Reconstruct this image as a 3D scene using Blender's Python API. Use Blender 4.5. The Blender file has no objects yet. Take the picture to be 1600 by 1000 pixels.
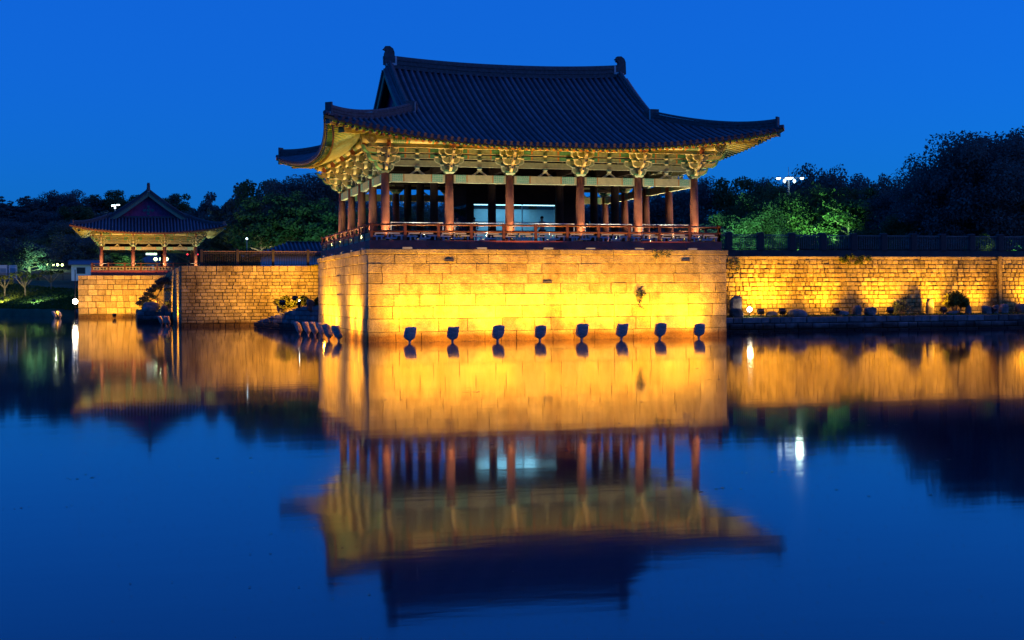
import bpy, math, random
import numpy as np
from mathutils import Vector, Matrix
R = math.radians
rnd = random.Random(7)
scene = bpy.context.scene
C = scene.collection
# ------------------------------------------------------------------ camera, world, light, exposure
cam_d = bpy.data.cameras.new('camera'); cam = bpy.data.objects.new('camera', cam_d); C.objects.link(cam)
cam_d.sensor_width = 36; cam_d.lens = 47.82; cam_d.shift_y = -0.0256
cam_d.clip_start = 0.5; cam_d.clip_end = 3000
YAW = R(15.862)
cam.matrix_world = Matrix.Translation((-11.106, -64.239, 2.274)) @ Matrix.Rotation(-YAW, 4, 'Z') @ Matrix.Rotation(R(90), 4, 'X') @ Matrix.Rotation(R(-0.321), 4, 'Z')
scene.camera = cam
world = bpy.data.worlds.new('World'); scene.world = world; world.use_nodes = True
wn = world.node_tree.nodes; wl = world.node_tree.links
SKY_STRENGTH = 0.12; SUN_AZ = 102
def build_world():
    bg = wn['Background']
    sky = wn.new('ShaderNodeTexSky'); sky.sky_type = 'NISHITA'; sky.sun_disc = False
    sky.sun_elevation = R(2.0); sky.sun_rotation = R(SUN_AZ); sky.air_density = 1.0; sky.dust_density = 0.2; sky.ozone_density = 10.0
    tint = wn.new('ShaderNodeMixRGB'); tint.blend_type = 'MULTIPLY'; tint.inputs['Fac'].default_value = 1
    tint.inputs['Color2'].default_value = (0.22, 7.5, 5.45, 1)
    blue = wn.new('ShaderNodeMixRGB'); blue.inputs['Fac'].default_value = 0.5; blue.inputs['Color2'].default_value = (0.085, 1.31, 6.9, 1)   # deep blue-hour cast
    wl.new(sky.outputs['Color'], tint.inputs['Color1']); wl.new(tint.outputs['Color'], blue.inputs['Color1'])
    wl.new(blue.outputs['Color'], bg.inputs['Color'])
    bg.inputs['Strength'].default_value = SKY_STRENGTH
build_world()
sun_d = bpy.data.lights.new('sun', 'SUN'); sun = bpy.data.objects.new('sun', sun_d); C.objects.link(sun)
sun_d.energy = 0.26; sun_d.angle = R(60); sun_d.color = (1.0, 0.42, 0.62)   # last pink afterglow, low and very soft
sun.rotation_euler = Vector((math.sin(R(SUN_AZ)) * 0.96, math.cos(R(SUN_AZ)) * 0.96, 0.28)).to_track_quat('Z', 'Y').to_euler(); sun.location = (0, 0, 60)
vs = scene.view_settings; vs.view_transform = 'Standard'; vs.look = 'None'; vs.exposure = 0; vs.gamma = 1; vs.use_curve_mapping = False
scene.cycles.use_denoising = True
scene.cycles.sample_clamp_indirect = 4
scene.cycles.max_bounces = 6
scene.cycles.caustics_reflective = False; scene.cycles.caustics_refractive = False
EAVE_P = 430
AMBER = (1.0, 0.45, 0.02); WARM = (1.0, 0.68, 0.30)
FRONT_P, SIDE_P, BERM_P, LAMP_P = 1080, 1000, 1650, 260
# ------------------------------------------------------------------ materials
def M(name, col, rough=0.8, var=0.25, scale=3.0, bump=0.0, bscale=25.0, rand=0.0, island=0.0, spec=0.3, extra=None, metal=0.0, grain=0.0, gscale=30.0):
    m = bpy.data.materials.new(name); m.use_nodes = True
    nt = m.node_tree; N = nt.nodes; L = nt.links; b = N['Principled BSDF']
    b.inputs['Roughness'].default_value = rough; b.inputs['Specular IOR Level'].default_value = spec; b.inputs['Metallic'].default_value = metal
    tc = N.new('ShaderNodeTexCoord')
    nz = N.new('ShaderNodeTexNoise'); nz.inputs['Scale'].default_value = scale; nz.inputs['Detail'].default_value = 5
    L.new(tc.outputs['Object'], nz.inputs['Vector'])
    mr = N.new('ShaderNodeMapRange'); mr.inputs[1].default_value = 0.25; mr.inputs[2].default_value = 0.75
    mr.inputs[3].default_value = 1 - var; mr.inputs[4].default_value = 1 + var
    L.new(nz.outputs[0], mr.inputs[0])
    val = mr.outputs[0]
    def mul(a, src, amt):
        r = N.new('ShaderNodeMapRange'); r.inputs[3].default_value = 1 - amt; r.inputs[4].default_value = 1 + amt
        L.new(src, r.inputs[0]); x = N.new('ShaderNodeMath'); x.operation = 'MULTIPLY'
        L.new(a, x.inputs[0]); L.new(r.outputs[0], x.inputs[1]); return x.outputs[0]
    if rand: val = mul(val, N.new('ShaderNodeObjectInfo').outputs['Random'], rand)
    if island: val = mul(val, N.new('ShaderNodeNewGeometry').outputs['Random Per Island'], island)
    if grain:
        ng = N.new('ShaderNodeTexNoise'); ng.inputs['Scale'].default_value = gscale; ng.inputs['Detail'].default_value = 6; ng.inputs['Roughness'].default_value = 0.7; L.new(tc.outputs['Object'], ng.inputs['Vector'])
        gm = N.new('ShaderNodeMapRange'); gm.inputs[1].default_value = 0.3; gm.inputs[2].default_value = 0.7; L.new(ng.outputs[0], gm.inputs[0]); val = mul(val, gm.outputs[0], grain)
    vm = N.new('ShaderNodeVectorMath'); vm.operation = 'SCALE'; vm.inputs[0].default_value = col[:3]
    L.new(val, vm.inputs['Scale'])
    out = vm.outputs[0]
    if extra: out = extra(N, L, out, tc)
    L.new(out, b.inputs['Base Color'])
    if bump:
        n2 = N.new('ShaderNodeTexNoise'); n2.inputs['Scale'].default_value = bscale; n2.inputs['Detail'].default_value = 6
        L.new(tc.outputs['Object'], n2.inputs['Vector'])
        bp = N.new('ShaderNodeBump'); bp.inputs['Strength'].default_value = bump; bp.inputs['Distance'].default_value = 0.05
        L.new(n2.outputs[0], bp.inputs['Height']); L.new(bp.outputs[0], b.inputs['Normal'])
    return m
def emit(name, col, s):
    m = bpy.data.materials.new(name); m.use_nodes = True
    b = m.node_tree.nodes['Principled BSDF']; b.inputs['Base Color'].default_value = (*col, 1)
    b.inputs['Emission Color'].default_value = (*col, 1); b.inputs['Emission Strength'].default_value = s
    return m
def stains(strength, wet=True, streak=(1.2, 1.2, 0.12), tint=(0.18, 0.14, 0.10)):
    def f(N, L, out, tc):
        g = N.new('ShaderNodeNewGeometry')
        mp = N.new('ShaderNodeMapping'); mp.inputs['Scale'].default_value = streak
        L.new(g.outputs['Position'], mp.inputs[0])
        nz = N.new('ShaderNodeTexNoise'); nz.inputs['Scale'].default_value = 1.0; nz.inputs['Detail'].default_value = 7; nz.inputs['Roughness'].default_value = 0.65
        L.new(mp.outputs[0], nz.inputs['Vector'])
        r = N.new('ShaderNodeMapRange'); r.inputs[1].default_value = 0.48; r.inputs[2].default_value = 0.72; r.inputs[4].default_value = strength
        L.new(nz.outputs[0], r.inputs[0])
        fac = r.outputs[0]
        if wet:
            sx = N.new('ShaderNodeSeparateXYZ'); L.new(g.outputs['Position'], sx.inputs[0])
            n3 = N.new('ShaderNodeTexNoise'); n3.inputs['Scale'].default_value = 0.8; L.new(g.outputs['Position'], n3.inputs['Vector'])
            a = N.new('ShaderNodeMath'); a.operation = 'MULTIPLY_ADD'; a.inputs[1].default_value = -0.45; L.new(n3.outputs[0], a.inputs[0]); L.new(sx.outputs['Z'], a.inputs[2])
            w = N.new('ShaderNodeMapRange'); w.inputs[1].default_value = 0.02; w.inputs[2].default_value = 0.30; w.inputs[3].default_value = 0.95; w.inputs[4].default_value = 0.0
            L.new(a.outputs[0], w.inputs[0])
            mx = N.new('ShaderNodeMath'); mx.operation = 'MAXIMUM'; L.new(fac, mx.inputs[0]); L.new(w.outputs[0], mx.inputs[1]); fac = mx.outputs[0]
        mix = N.new('ShaderNodeMixRGB'); L.new(fac, mix.inputs['Fac']); L.new(out, mix.inputs['Color1']); 
        ml = N.new('ShaderNodeMixRGB'); ml.blend_type = 'MULTIPLY'; ml.inputs['Fac'].default_value = 1; L.new(out, ml.inputs['Color1']); ml.inputs['Color2'].default_value = (*tint, 1)
        L.new(ml.outputs[0], mix.inputs['Color2'])
        return mix.outputs[0]
    return f
def pattern(c2, scale, thr=0.5):
    def f(N, L, out, tc):
        v = N.new('ShaderNodeTexVoronoi'); v.feature = 'DISTANCE_TO_EDGE'; v.inputs['Scale'].default_value = scale; v.inputs['Randomness'].default_value = 0.35
        L.new(tc.outputs['Object'], v.inputs['Vector'])
        r = N.new('ShaderNodeMapRange'); r.inputs[1].default_value = thr - 0.02; r.inputs[2].default_value = thr + 0.02; r.inputs[3].default_value = 1; r.inputs[4].default_value = 0
        L.new(v.outputs['Distance'], r.inputs[0])
        mix = N.new('ShaderNodeMixRGB'); L.new(r.outputs[0], mix.inputs['Fac']); L.new(out, mix.inputs['Color1']); mix.inputs['Color2'].default_value = (*c2, 1)
        return mix.outputs[0]
    return f
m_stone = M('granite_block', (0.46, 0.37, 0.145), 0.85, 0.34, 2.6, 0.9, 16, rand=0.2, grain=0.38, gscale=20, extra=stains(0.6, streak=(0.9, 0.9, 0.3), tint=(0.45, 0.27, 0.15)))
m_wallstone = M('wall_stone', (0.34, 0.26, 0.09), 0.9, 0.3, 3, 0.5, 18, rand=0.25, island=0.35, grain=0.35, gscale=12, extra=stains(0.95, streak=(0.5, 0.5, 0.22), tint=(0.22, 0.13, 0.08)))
m_oldstone = M('old_wall_stone', (0.36, 0.28, 0.13), 0.9, 0.3, 3, 0.5, 18, rand=0.25, island=0.35, grain=0.35, gscale=12, extra=stains(0.8, streak=(0.6, 0.6, 0.16), tint=(0.22, 0.15, 0.10)))
m_core = M('mortar_core', (0.06, 0.05, 0.04), 0.95, 0.3, 4)
m_kerb = M('kerb_stone', (0.16, 0.145, 0.14), 0.9, 0.35, 3, 0.5, 15, rand=0.35, island=0.3, extra=stains(0.6))
m_tile = M('roof_tile', (0.078, 0.070, 0.088), 0.5, 0.35, 2.0, 0.2, 30, rand=0.22, spec=0.4)
m_tilebase = M('roof_channel_tile', (0.016, 0.016, 0.018), 0.7, 0.3, 3)
m_ridge = M('ridge_tile', (0.085, 0.082, 0.085), 0.7, 0.4, 6, 0.3, 30)
m_plaster = M('lime_plaster', (0.55, 0.53, 0.5), 0.8, 0.15, 5)
m_red = M('red_lacquer_wood', (0.27, 0.088, 0.048), 0.6, 0.3, 2.5, 0.15, 12, rand=0.12)
m_rail = M('rail_wood', (0.15, 0.055, 0.03), 0.6, 0.25, 4)
m_darkred = M('dark_red_timber', (0.34, 0.08, 0.06), 0.7, 0.3, 2)
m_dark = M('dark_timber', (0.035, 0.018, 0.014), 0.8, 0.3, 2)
m_green = M('green_paint', (0.10, 0.30, 0.16), 0.7, 0.25, 6)
m_greenpat = M('green_pattern_paint', (0.075, 0.21, 0.13), 0.7, 0.2, 6, extra=pattern((0.42, 0.42, 0.25), 9, 0.06))
m_teal = M('teal_paint', (0.03, 0.15, 0.13), 0.7, 0.2, 6)
m_blue = M('blue_paint', (0.03, 0.06, 0.17), 0.7, 0.2, 6)
m_tan = M('ochre_paint', (0.33, 0.30, 0.15), 0.75, 0.25, 5)
m_cream = M('cream_paint', (0.60, 0.56, 0.33), 0.75, 0.15, 5)
m_palegreen = M('pale_green_paint', (0.44, 0.47, 0.26), 0.75, 0.2, 5)
m_orange = M('orange_paint', (0.55, 0.20, 0.04), 0.7, 0.15, 6)
m_olive = M('bracket_olive_paint', (0.27, 0.31, 0.17), 0.75, 0.3, 7)
m_bar = M('baluster_metal', (0.17, 0.14, 0.13), 0.6, 0.2, 5)
m_lintel_lit = M('lintel_lit_paint', (0.55, 0.44, 0.20), 0.75, 0.2, 5)  # lightened paint: lamp light on lintels and struts is put into the colour
m_greenpat_lit = M('green_pattern_lit_paint', (0.20, 0.42, 0.24), 0.7, 0.2, 6, extra=pattern((0.6, 0.58, 0.36), 9, 0.06))  # lighter copy of the green pattern, lamp light put into its colour
m_beak = M('beak_paint', (0.40, 0.33, 0.18), 0.75, 0.2, 5)
m_barge = M('barge_paint', (0.20, 0.25, 0.15), 0.75, 0.2, 5)
m_plinth = M('fence_plinth', (0.055, 0.05, 0.05), 0.9, 0.3, 3)
m_peach = M('peach_paint', (0.62, 0.30, 0.14), 0.7, 0.15, 6)
m_soffit = M('soffit_board', (0.085, 0.115, 0.055), 0.8, 0.2, 4)
m_fret = M('blue_grey_fretwork', (0.30, 0.34, 0.36), 0.8, 0.15, 4)
m_gable = M('gable_red_board', (0.42, 0.06, 0.14), 0.8, 0.3, 3)
m_metal = M('dark_metal', (0.03, 0.03, 0.035), 0.5, 0.2, 5, metal=0.3)
m_fence = M('fence_metal', (0.03, 0.024, 0.025), 0.6, 0.2, 5)
m_fencewood = M('fence_rail_wood', (0.16, 0.10, 0.08), 0.7, 0.2, 5)
m_rocklamp = M('cast_rock_lamp', (0.50, 0.38, 0.34), 0.9, 0.4, 9, 0.8, 14, rand=0.15)
m_rock = M('boulder', (0.15, 0.13, 0.12), 0.95, 0.45, 3, 0.9, 5, rand=0.3)
m_grass = M('grass_ground', (0.055, 0.075, 0.02), 0.95, 0.5, 1.5, 0.8, 20)
m_earth = M('ground_earth', (0.07, 0.09, 0.045), 0.95, 0.4, 0.6, 0.5, 6)
m_bark = M('bark', (0.20, 0.16, 0.12), 0.9, 0.4, 4, 0.6, 14)
m_white = M('white_wall_paint', (0.65, 0.66, 0.68), 0.7, 0.1, 2)
m_grey = M('grey_roofing', (0.12, 0.13, 0.15), 0.7, 0.2, 3)
m_skin = M('skin', (0.45, 0.28, 0.2), 0.6, 0.05, 5)
m_hair = M('black_hair', (0.012, 0.01, 0.01), 0.6, 0.1, 20)
m_warm_lens = emit('warm_lens', (1.0, 0.62, 0.2), 6); m_amber_lens = emit('amber_lens', (1.0, 0.42, 0.03), 2.2)
m_cool_lens = emit('cool_lens', (0.70, 0.93, 1.0), 5)
m_green_lens = emit('greenish_lens', (0.75, 1.0, 0.35), 8)
m_star_lens = emit('warm_white_lens', (1.0, 0.86, 0.62), 40)
m_sign = emit('lit_sign', (0.7, 1.0, 0.85), 1.6)
m_redlamp = emit('red_lamp', (1.0, 0.03, 0.05), 3)
m_office = emit('cyan_ceiling_light', (0.45, 0.85, 1.0), 3.2)
def leafmat(name, col, var=0.28):
    m = bpy.data.materials.new(name); m.use_nodes = True
    nt = m.node_tree; N = nt.nodes; L = nt.links
    for n in list(N): N.remove(n)
    o = N.new('ShaderNodeOutputMaterial'); d = N.new('ShaderNodeBsdfDiffuse'); t = N.new('ShaderNodeBsdfTranslucent'); mx = N.new('ShaderNodeMixShader'); mx.inputs[0].default_value = 0.3
    g = N.new('ShaderNodeNewGeometry'); oi = N.new('ShaderNodeObjectInfo')
    hs = N.new('ShaderNodeHueSaturation'); hs.inputs['Color'].default_value = (*col, 1)
    r = N.new('ShaderNodeMapRange'); r.inputs[3].default_value = 1 - var; r.inputs[4].default_value = 1 + var; L.new(g.outputs['Random Per Island'], r.inputs[0]); L.new(r.outputs[0], hs.inputs['Value'])
    r2 = N.new('ShaderNodeMapRange'); r2.inputs[3].default_value = 0.47; r2.inputs[4].default_value = 0.53; L.new(oi.outputs['Random'], r2.inputs[0]); L.new(r2.outputs[0], hs.inputs['Hue'])
    L.new(hs.outputs[0], d.inputs[0]); L.new(hs.outputs[0], t.inputs[0]); L.new(d.outputs[0], mx.inputs[1]); L.new(t.outputs[0], mx.inputs[2]); L.new(mx.outputs[0], o.inputs[0])
    return m
m_leaf = leafmat('broad_leaf', (0.07, 0.12, 0.05)); m_leafd = leafmat('dark_leaf', (0.09, 0.12, 0.11)); m_pine = leafmat('pine_needles', (0.08, 0.11, 0.10)); m_bush = leafmat('shrub_leaf', (0.11, 0.13, 0.03))
# ------------------------------------------------------------------ mesh builder
class MB:
    def __init__(s): s.v = []; s.f = []; s.m = []; s.sm = []
    def face(s, pts, m=0, smooth=False):
        n = len(s.v); s.v += [tuple(p) for p in pts]; s.f.append(tuple(range(n, n + len(pts)))); s.m.append(m); s.sm.append(smooth)
    def hexa(s, p, m=0):   # 8 points: bottom 0-3 ccw, top 4-7
        n = len(s.v); s.v += [tuple(q) for q in p]
        for q in ((3, 2, 1, 0), (4, 5, 6, 7), (0, 1, 5, 4), (1, 2, 6, 5), (2, 3, 7, 6), (3, 0, 4, 7)):
            s.f.append(tuple(n + i for i in q)); s.m.append(m); s.sm.append(False)
    def box2(s, x0, x1, y0, y1, z0, z1, m=0):
        s.hexa([(x0, y0, z0), (x1, y0, z0), (x1, y1, z0), (x0, y1, z0), (x0, y0, z1), (x1, y0, z1), (x1, y1, z1), (x0, y1, z1)], m)
    def box(s, c, d, m=0, rz=0.0):
        ca, sa = math.cos(rz), math.sin(rz); hx, hy, hz = d[0] / 2, d[1] / 2, d[2] / 2
        q = lambda x, y, z: (c[0] + x * ca - y * sa, c[1] + x * sa + y * ca, c[2] + z)
        s.hexa([q(-hx, -hy, -hz), q(hx, -hy, -hz), q(hx, hy, -hz), q(-hx, hy, -hz), q(-hx, -hy, hz), q(hx, -hy, hz), q(hx, hy, hz), q(-hx, hy, hz)], m)
    def bar(s, a, b, w, h, m=0, up=(0, 0, 1)):   # rectangular beam from a to b
        a = Vector(a); b = Vector(b); d = (b - a).normalized(); l = d.cross(Vector(up)); 
        if l.length < 1e-4: l = Vector((1, 0, 0))
        l.normalize(); u = l.cross(d)
        q = lambda p, i, j: p + l * (i * w / 2) + u * (j * h / 2)
        s.hexa([q(a, -1, -1), q(b, -1, -1), q(b, 1, -1), q(a, 1, -1), q(a, -1, 1), q(b, -1, 1), q(b, 1, 1), q(a, 1, 1)], m)
    def tube(s, path, r, n=8, m=0, cap=True, mcap=None, smooth=True):
        path = [Vector(p) for p in path]; rs = r if isinstance(r, (list, tuple)) else [r] * len(path)
        base = len(s.v); prev = None
        for i, p in enumerate(path):
            d = (path[min(i + 1, len(path) - 1)] - path[max(i - 1, 0)]).normalized()
            ref = Vector((0, 0, 1)) if abs(d.z) < 0.95 else Vector((1, 0, 0))
            l = d.cross(ref).normalized(); u = l.cross(d)
            for k in range(n):
                a = 2 * math.pi * k / n; s.v.append(tuple(p + (l * math.cos(a) + u * math.sin(a)) * rs[i]))
        for i in range(len(path) - 1):
            for k in range(n):
                a = base + i * n + k; b = base + i * n + (k + 1) % n
                s.f.append((a, b, b + n, a + n)); s.m.append(m); s.sm.append(smooth)
        if cap:
            s.f.append(tuple(base + k for k in range(n))[::-1]); s.m.append(m if mcap is None else mcap); s.sm.append(False)
            e = base + (len(path) - 1) * n; s.f.append(tuple(e + k for k in range(n))); s.m.append(m if mcap is None else mcap); s.sm.append(False)
    def sweep(s, path, prof, m=0, up=(0, 0, 1), smooth=False):   # prof: closed list of (lateral, up)
        path = [Vector(p) for p in path]; base = len(s.v); n = len(prof)
        for i, p in enumerate(path):
            d = (path[min(i + 1, len(path) - 1)] - path[max(i - 1, 0)]); l = d.cross(Vector(up)).normalized(); u = Vector(up)
            for a, b in prof: s.v.append(tuple(p + l * a + u * b))
        for i in range(len(path) - 1):
            for k in range(n):
                a = base + i * n + k; b = base + i * n + (k + 1) % n
                s.f.append((a, b, b + n, a + n)); s.m.append(m); s.sm.append(smooth)
        s.f.append(tuple(base + k for k in range(n))[::-1]); s.m.append(m); s.sm.append(False)
        e = base + (len(path) - 1) * n; s.f.append(tuple(e + k for k in range(n))); s.m.append(m); s.sm.append(False)
    def prism(s, poly, o, ex, ey, t, m=0, mf=None):   # polygon in plane (o, ex, ey), extruded +-t/2 along normal
        o = Vector(o); ex = Vector(ex); ey = Vector(ey); en = ex.cross(ey).normalized(); n = len(poly); base = len(s.v)
        for sg in (-1, 1):
            for a, b in poly: s.v.append(tuple(o + ex * a + ey * b + en * (sg * t / 2)))
        s.f.append(tuple(base + k for k in range(n))[::-1]); s.f.append(tuple(base + n + k for k in range(n)))
        s.m += [m if mf is None else mf] * 2; s.sm += [False, False]
        for k in range(n):
            a = base + k; b = base + (k + 1) % n; s.f.append((a, b, b + n, a + n)); s.m.append(m); s.sm.append(False)
    def lathe(s, prof, c=(0, 0, 0), n=12, m=0):
        base = len(s.v)
        for r, z in prof:
            for k in range(n):
                a = 2 * math.pi * k / n; s.v.append((c[0] + r * math.cos(a), c[1] + r * math.sin(a), c[2] + z))
        for i in range(len(prof) - 1):
            for k in range(n):
                a = base + i * n + k; b = base + i * n + (k + 1) % n; s.f.append((a, b, b + n, a + n)); s.m.append(m); s.sm.append(True)
        s.f.append(tuple(base + k for k in range(n))[::-1]); s.m.append(m); s.sm.append(False)
        e = base + (len(prof) - 1) * n; s.f.append(tuple(e + k for k in range(n))); s.m.append(m); s.sm.append(False)
    def grid(s, P, m=0, smooth=True):   # P[i][j] points
        base = len(s.v); ni = len(P); nj = len(P[0])
        for r in P: s.v += [tuple(p) for p in r]
        for i in range(ni - 1):
            for j in range(nj - 1):
                a = base + i * nj + j; s.f.append((a, a + 1, a + nj + 1, a + nj)); s.m.append(m); s.sm.append(smooth)
    def mesh(s, name, mats):
        me = bpy.data.meshes.new(name); me.from_pydata(s.v, [], s.f)
        for x in (mats if isinstance(mats, (list, tuple)) else [mats]): me.materials.append(x)
        me.polygons.foreach_set('material_index', s.m); me.polygons.foreach_set('use_smooth', s.sm); me.update()
        return me
    def build(s, name, mats, parent=None, loc=(0, 0, 0), rz=0.0):
        return obj(name, s.mesh(name, mats), parent, loc, rz)
def obj(name, me, parent=None, loc=(0, 0, 0), rz=0.0, scale=None):
    o = bpy.data.objects.new(name, me); C.objects.link(o); o.location = loc; o.rotation_euler = (0, 0, rz)
    if scale is not None: o.scale = scale if isinstance(scale, (tuple, list)) else (scale,) * 3
    if parent is not None: o.parent = parent
    return o
def tag(o, label=None, cat=None, group=None, kind=None):
    if label: o['label'] = label
    if cat: o['category'] = cat
    if group: o['group'] = group
    if kind: o['kind'] = kind
    return o
def thing(name, label, cat, loc=(0, 0, 0), rz=0.0, group=None):
    return tag(obj(name, None, None, loc, rz), label, cat, group)
def copy_tree(o, parent=None):
    c = o.copy(); C.objects.link(c)
    if parent is not None: c.parent = parent
    for ch in list(o.children): copy_tree(ch, c)
    return c
def spot(parent, loc, target, power, col, angle=90, blend=0.6, radius=0.06, name='lamp_light'):
    d = bpy.data.lights.new(name, 'SPOT'); d.energy = power; d.color = col; d.spot_size = R(angle); d.spot_blend = blend; d.shadow_soft_size = radius
    o = bpy.data.objects.new(name, d); C.objects.link(o); o.parent = parent; o.location = loc
    o.rotation_euler = (Vector(target) - Vector(loc)).to_track_quat('-Z', 'Y').to_euler(); return o
def point(parent, loc, power, col, radius=0.1, name='lamp_light'):
    d = bpy.data.lights.new(name, 'POINT'); d.energy = power; d.color = col; d.shadow_soft_size = radius
    o = bpy.data.objects.new(name, d); C.objects.link(o); o.parent = parent; o.location = loc; return o
# ------------------------------------------------------------------ water and ground
def water():
    m = bpy.data.materials.new('pond_water'); m.use_nodes = True; N = m.node_tree.nodes; L = m.node_tree.links; b = N['Principled BSDF']
    b.inputs['Base Color'].default_value = (0.009, 0.007, 0.028, 1); b.inputs['IOR'].default_value = 1.45
    tc = N.new('ShaderNodeTexCoord')
    mp = N.new('ShaderNodeMapping'); mp.inputs['Scale'].default_value = (0.35, 0.9, 1); mp.inputs['Rotation'].default_value = (0, 0, R(16)); L.new(tc.outputs['Object'], mp.inputs[0])
    n1 = N.new('ShaderNodeTexNoise'); n1.inputs['Scale'].default_value = 1.6; n1.inputs['Detail'].default_value = 4; L.new(mp.outputs[0], n1.inputs['Vector'])
    mp2 = N.new('ShaderNodeMapping'); mp2.inputs['Scale'].default_value = (0.02, 0.09, 1); mp2.inputs['Rotation'].default_value = (0, 0, R(16)); L.new(tc.outputs['Object'], mp2.inputs[0])
    n2 = N.new('ShaderNodeTexNoise'); n2.inputs['Scale'].default_value = 1.0; n2.inputs['Detail'].default_value = 4; L.new(mp2.outputs[0], n2.inputs['Vector'])   # breeze patches
    rr = N.new('ShaderNodeMapRange'); rr.inputs[1].default_value = 0.38; rr.inputs[2].default_value = 0.68; rr.inputs[3].default_value = 0.044; rr.inputs[4].default_value = 0.072; L.new(n2.outputs[0], rr.inputs[0]); L.new(rr.outputs[0], b.inputs['Roughness'])
    rs = N.new('ShaderNodeMapRange'); rs.inputs[1].default_value = 0.38; rs.inputs[2].default_value = 0.68; rs.inputs[3].default_value = 0.008; rs.inputs[4].default_value = 0.026; L.new(n2.outputs[0], rs.inputs[0])
    bp = N.new('ShaderNodeBump'); bp.inputs['Distance'].default_value = 0.1; L.new(rs.outputs[0], bp.inputs['Strength']); L.new(n1.outputs[0], bp.inputs['Height']); L.new(bp.outputs[0], b.inputs['Normal'])
    mb = MB(); mb.face([(-700, -300, 0), (700, -300, 0), (700, 300, 0), (-700, 300, 0)])
    tag(mb.build('pond_water', m), kind='structure')
water()
LAND = 4.44
def ground():
    mb = MB(); z = LAND
    def sheet(x0, x1, y0, y1, nx, ny, f):
        mb.grid([[(x0 + (x1 - x0) * i / nx, y0 + (y1 - y0) * j / ny, f(x0 + (x1 - x0) * i / nx, y0 + (y1 - y0) * j / ny)) for j in range(ny + 1)] for i in range(nx + 1)])
    def hill(x, y):
        h = max(0.0, min(1.0, (y - 140) / 70)); h = h * h * (3 - 2 * h) * 9.0
        return z + h * max(0.25, min(1.0, (30 - x) / 40)) + 0.25 * math.sin(x * 0.21) * math.sin(y * 0.17) * min(1, h)
    flat = lambda x, y: z
    sheet(2.0, 18.2, 16.9, 38, 1, 1, flat); sheet(18.2, 240, 10.75, 38, 1, 1, flat); sheet(-6.9, 240, 38, 84.9, 1, 1, flat); sheet(-15.5, 240, 84.9, 140, 1, 1, flat)
    sheet(-260, 240, 140, 420, 40, 24, hill)
    def bank(x, y):     # grassy bank falling to the water left of the small pavilion
        toe = 95.5 + max(0, (-17.0 - x)) * 1.55; toe = min(toe, 125)
        t = max(0, min(1, (y - toe) / 26)); return 0.85 + t * (z - 0.85) if y > toe else -0.6
    P = []
    for i in range(41):
        x = -15.5 - i * 2.5 if i < 30 else -90.5 - (i - 30) * 17
        toe = min(95.5 + max(0, (-17.0 - x)) * 1.55, 125); row = [(x, toe, -0.8), (x, toe + 0.02, 0.75)]
        for j in range(1, 11):
            y = toe + 0.4 + (140 - toe - 0.4) * j / 10; t = j / 10; row.append((x, y, 0.8 + (z - 0.8) * (t ** 0.85) + 0.12 * math.sin(x * 1.3 + j)))
        row[-1] = (x, 140, z); P.append(row)
    mb.grid(P)
    tag(mb.build('ground', m_earth), kind='structure')
ground()
# ------------------------------------------------------------------ stone walls
def stone_mb(mb, x0, x1, z0, z1, proud, depth, b, tf, r):
    j = lambda a: r.uniform(-a, a)
    p = [tf(x0 + j(.004), depth, z0 + j(.004)), tf(x1 + j(.004), depth, z0 + j(.004)), tf(x1 + j(.004), depth, z1 + j(.004)), tf(x0 + j(.004), depth, z1 + j(.004))]
    k = [tf(x0, -proud + b, z0), tf(x1, -proud + b, z0), tf(x1, -proud + b, z1), tf(x0, -proud + b, z1)]
    f = [tf(x0 + b + j(b * .3), -proud + j(b * .3), z0 + b), tf(x1 - b + j(b * .3), -proud + j(b * .3), z0 + b), tf(x1 - b, -proud + j(b * .3), z1 - b + j(b * .2)), tf(x0 + b, -proud + j(b * .3), z1 - b)]
    n = len(mb.v); mb.v += p + k + f
    for o in (0, 4):
        for i in range(4):
            a = n + o + i; c = n + o + (i + 1) % 4; mb.f.append((a, c, c + 4, a + 4)); mb.m.append(0); mb.sm.append(False)
    mb.f.append((n + 8, n + 9, n + 10, n + 11)); mb.m.append(0); mb.sm.append(False)
def course_wall(parent, length, zs, lens, tf, mat, seed, gap=0.012, proud=0.03, b=0.02, depth=0.25, limit=300, name='stone', first=None):
    """courses of separately built stones; the largest `limit` become parts, the rest one part"""
    r = random.Random(seed); L = []
    for ci in range(len(zs) - 1):
        x = -r.uniform(0, lens[0]) * 0.8; 
        while x < length - 1e-3:
            w = r.uniform(*lens); e = x + w
            if length - e < lens[0] * 0.5: e = length
            a = max(x, 0.0); e = min(e, length)
            if e - a > lens[0] * 0.25 or a == 0: L.append((a, e, zs[ci], zs[ci + 1]))
            elif L: L[-1] = (L[-1][0], e, zs[ci], zs[ci + 1])
            x = e
    L.sort(key=lambda q: -(q[1] - q[0]) * (q[3] - q[2])); rest = MB()
    for i, (a, e, z0, z1) in enumerate(L):
        pr = proud * r.uniform(0.3, 1.2); g = gap * r.uniform(0.5, 1.5) / 2
        mb = MB() if i < limit else rest
        stone_mb(mb, a + g, e - g, z0 + g, z1 - g, pr, depth, b * r.uniform(.7, 1.3), tf, r)
        if i < limit: mb.build(name, mat, parent)
    if rest.f: tag(rest.build('small_' + name + 's', mat, parent), kind='stuff')
TOP = 4.455
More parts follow.
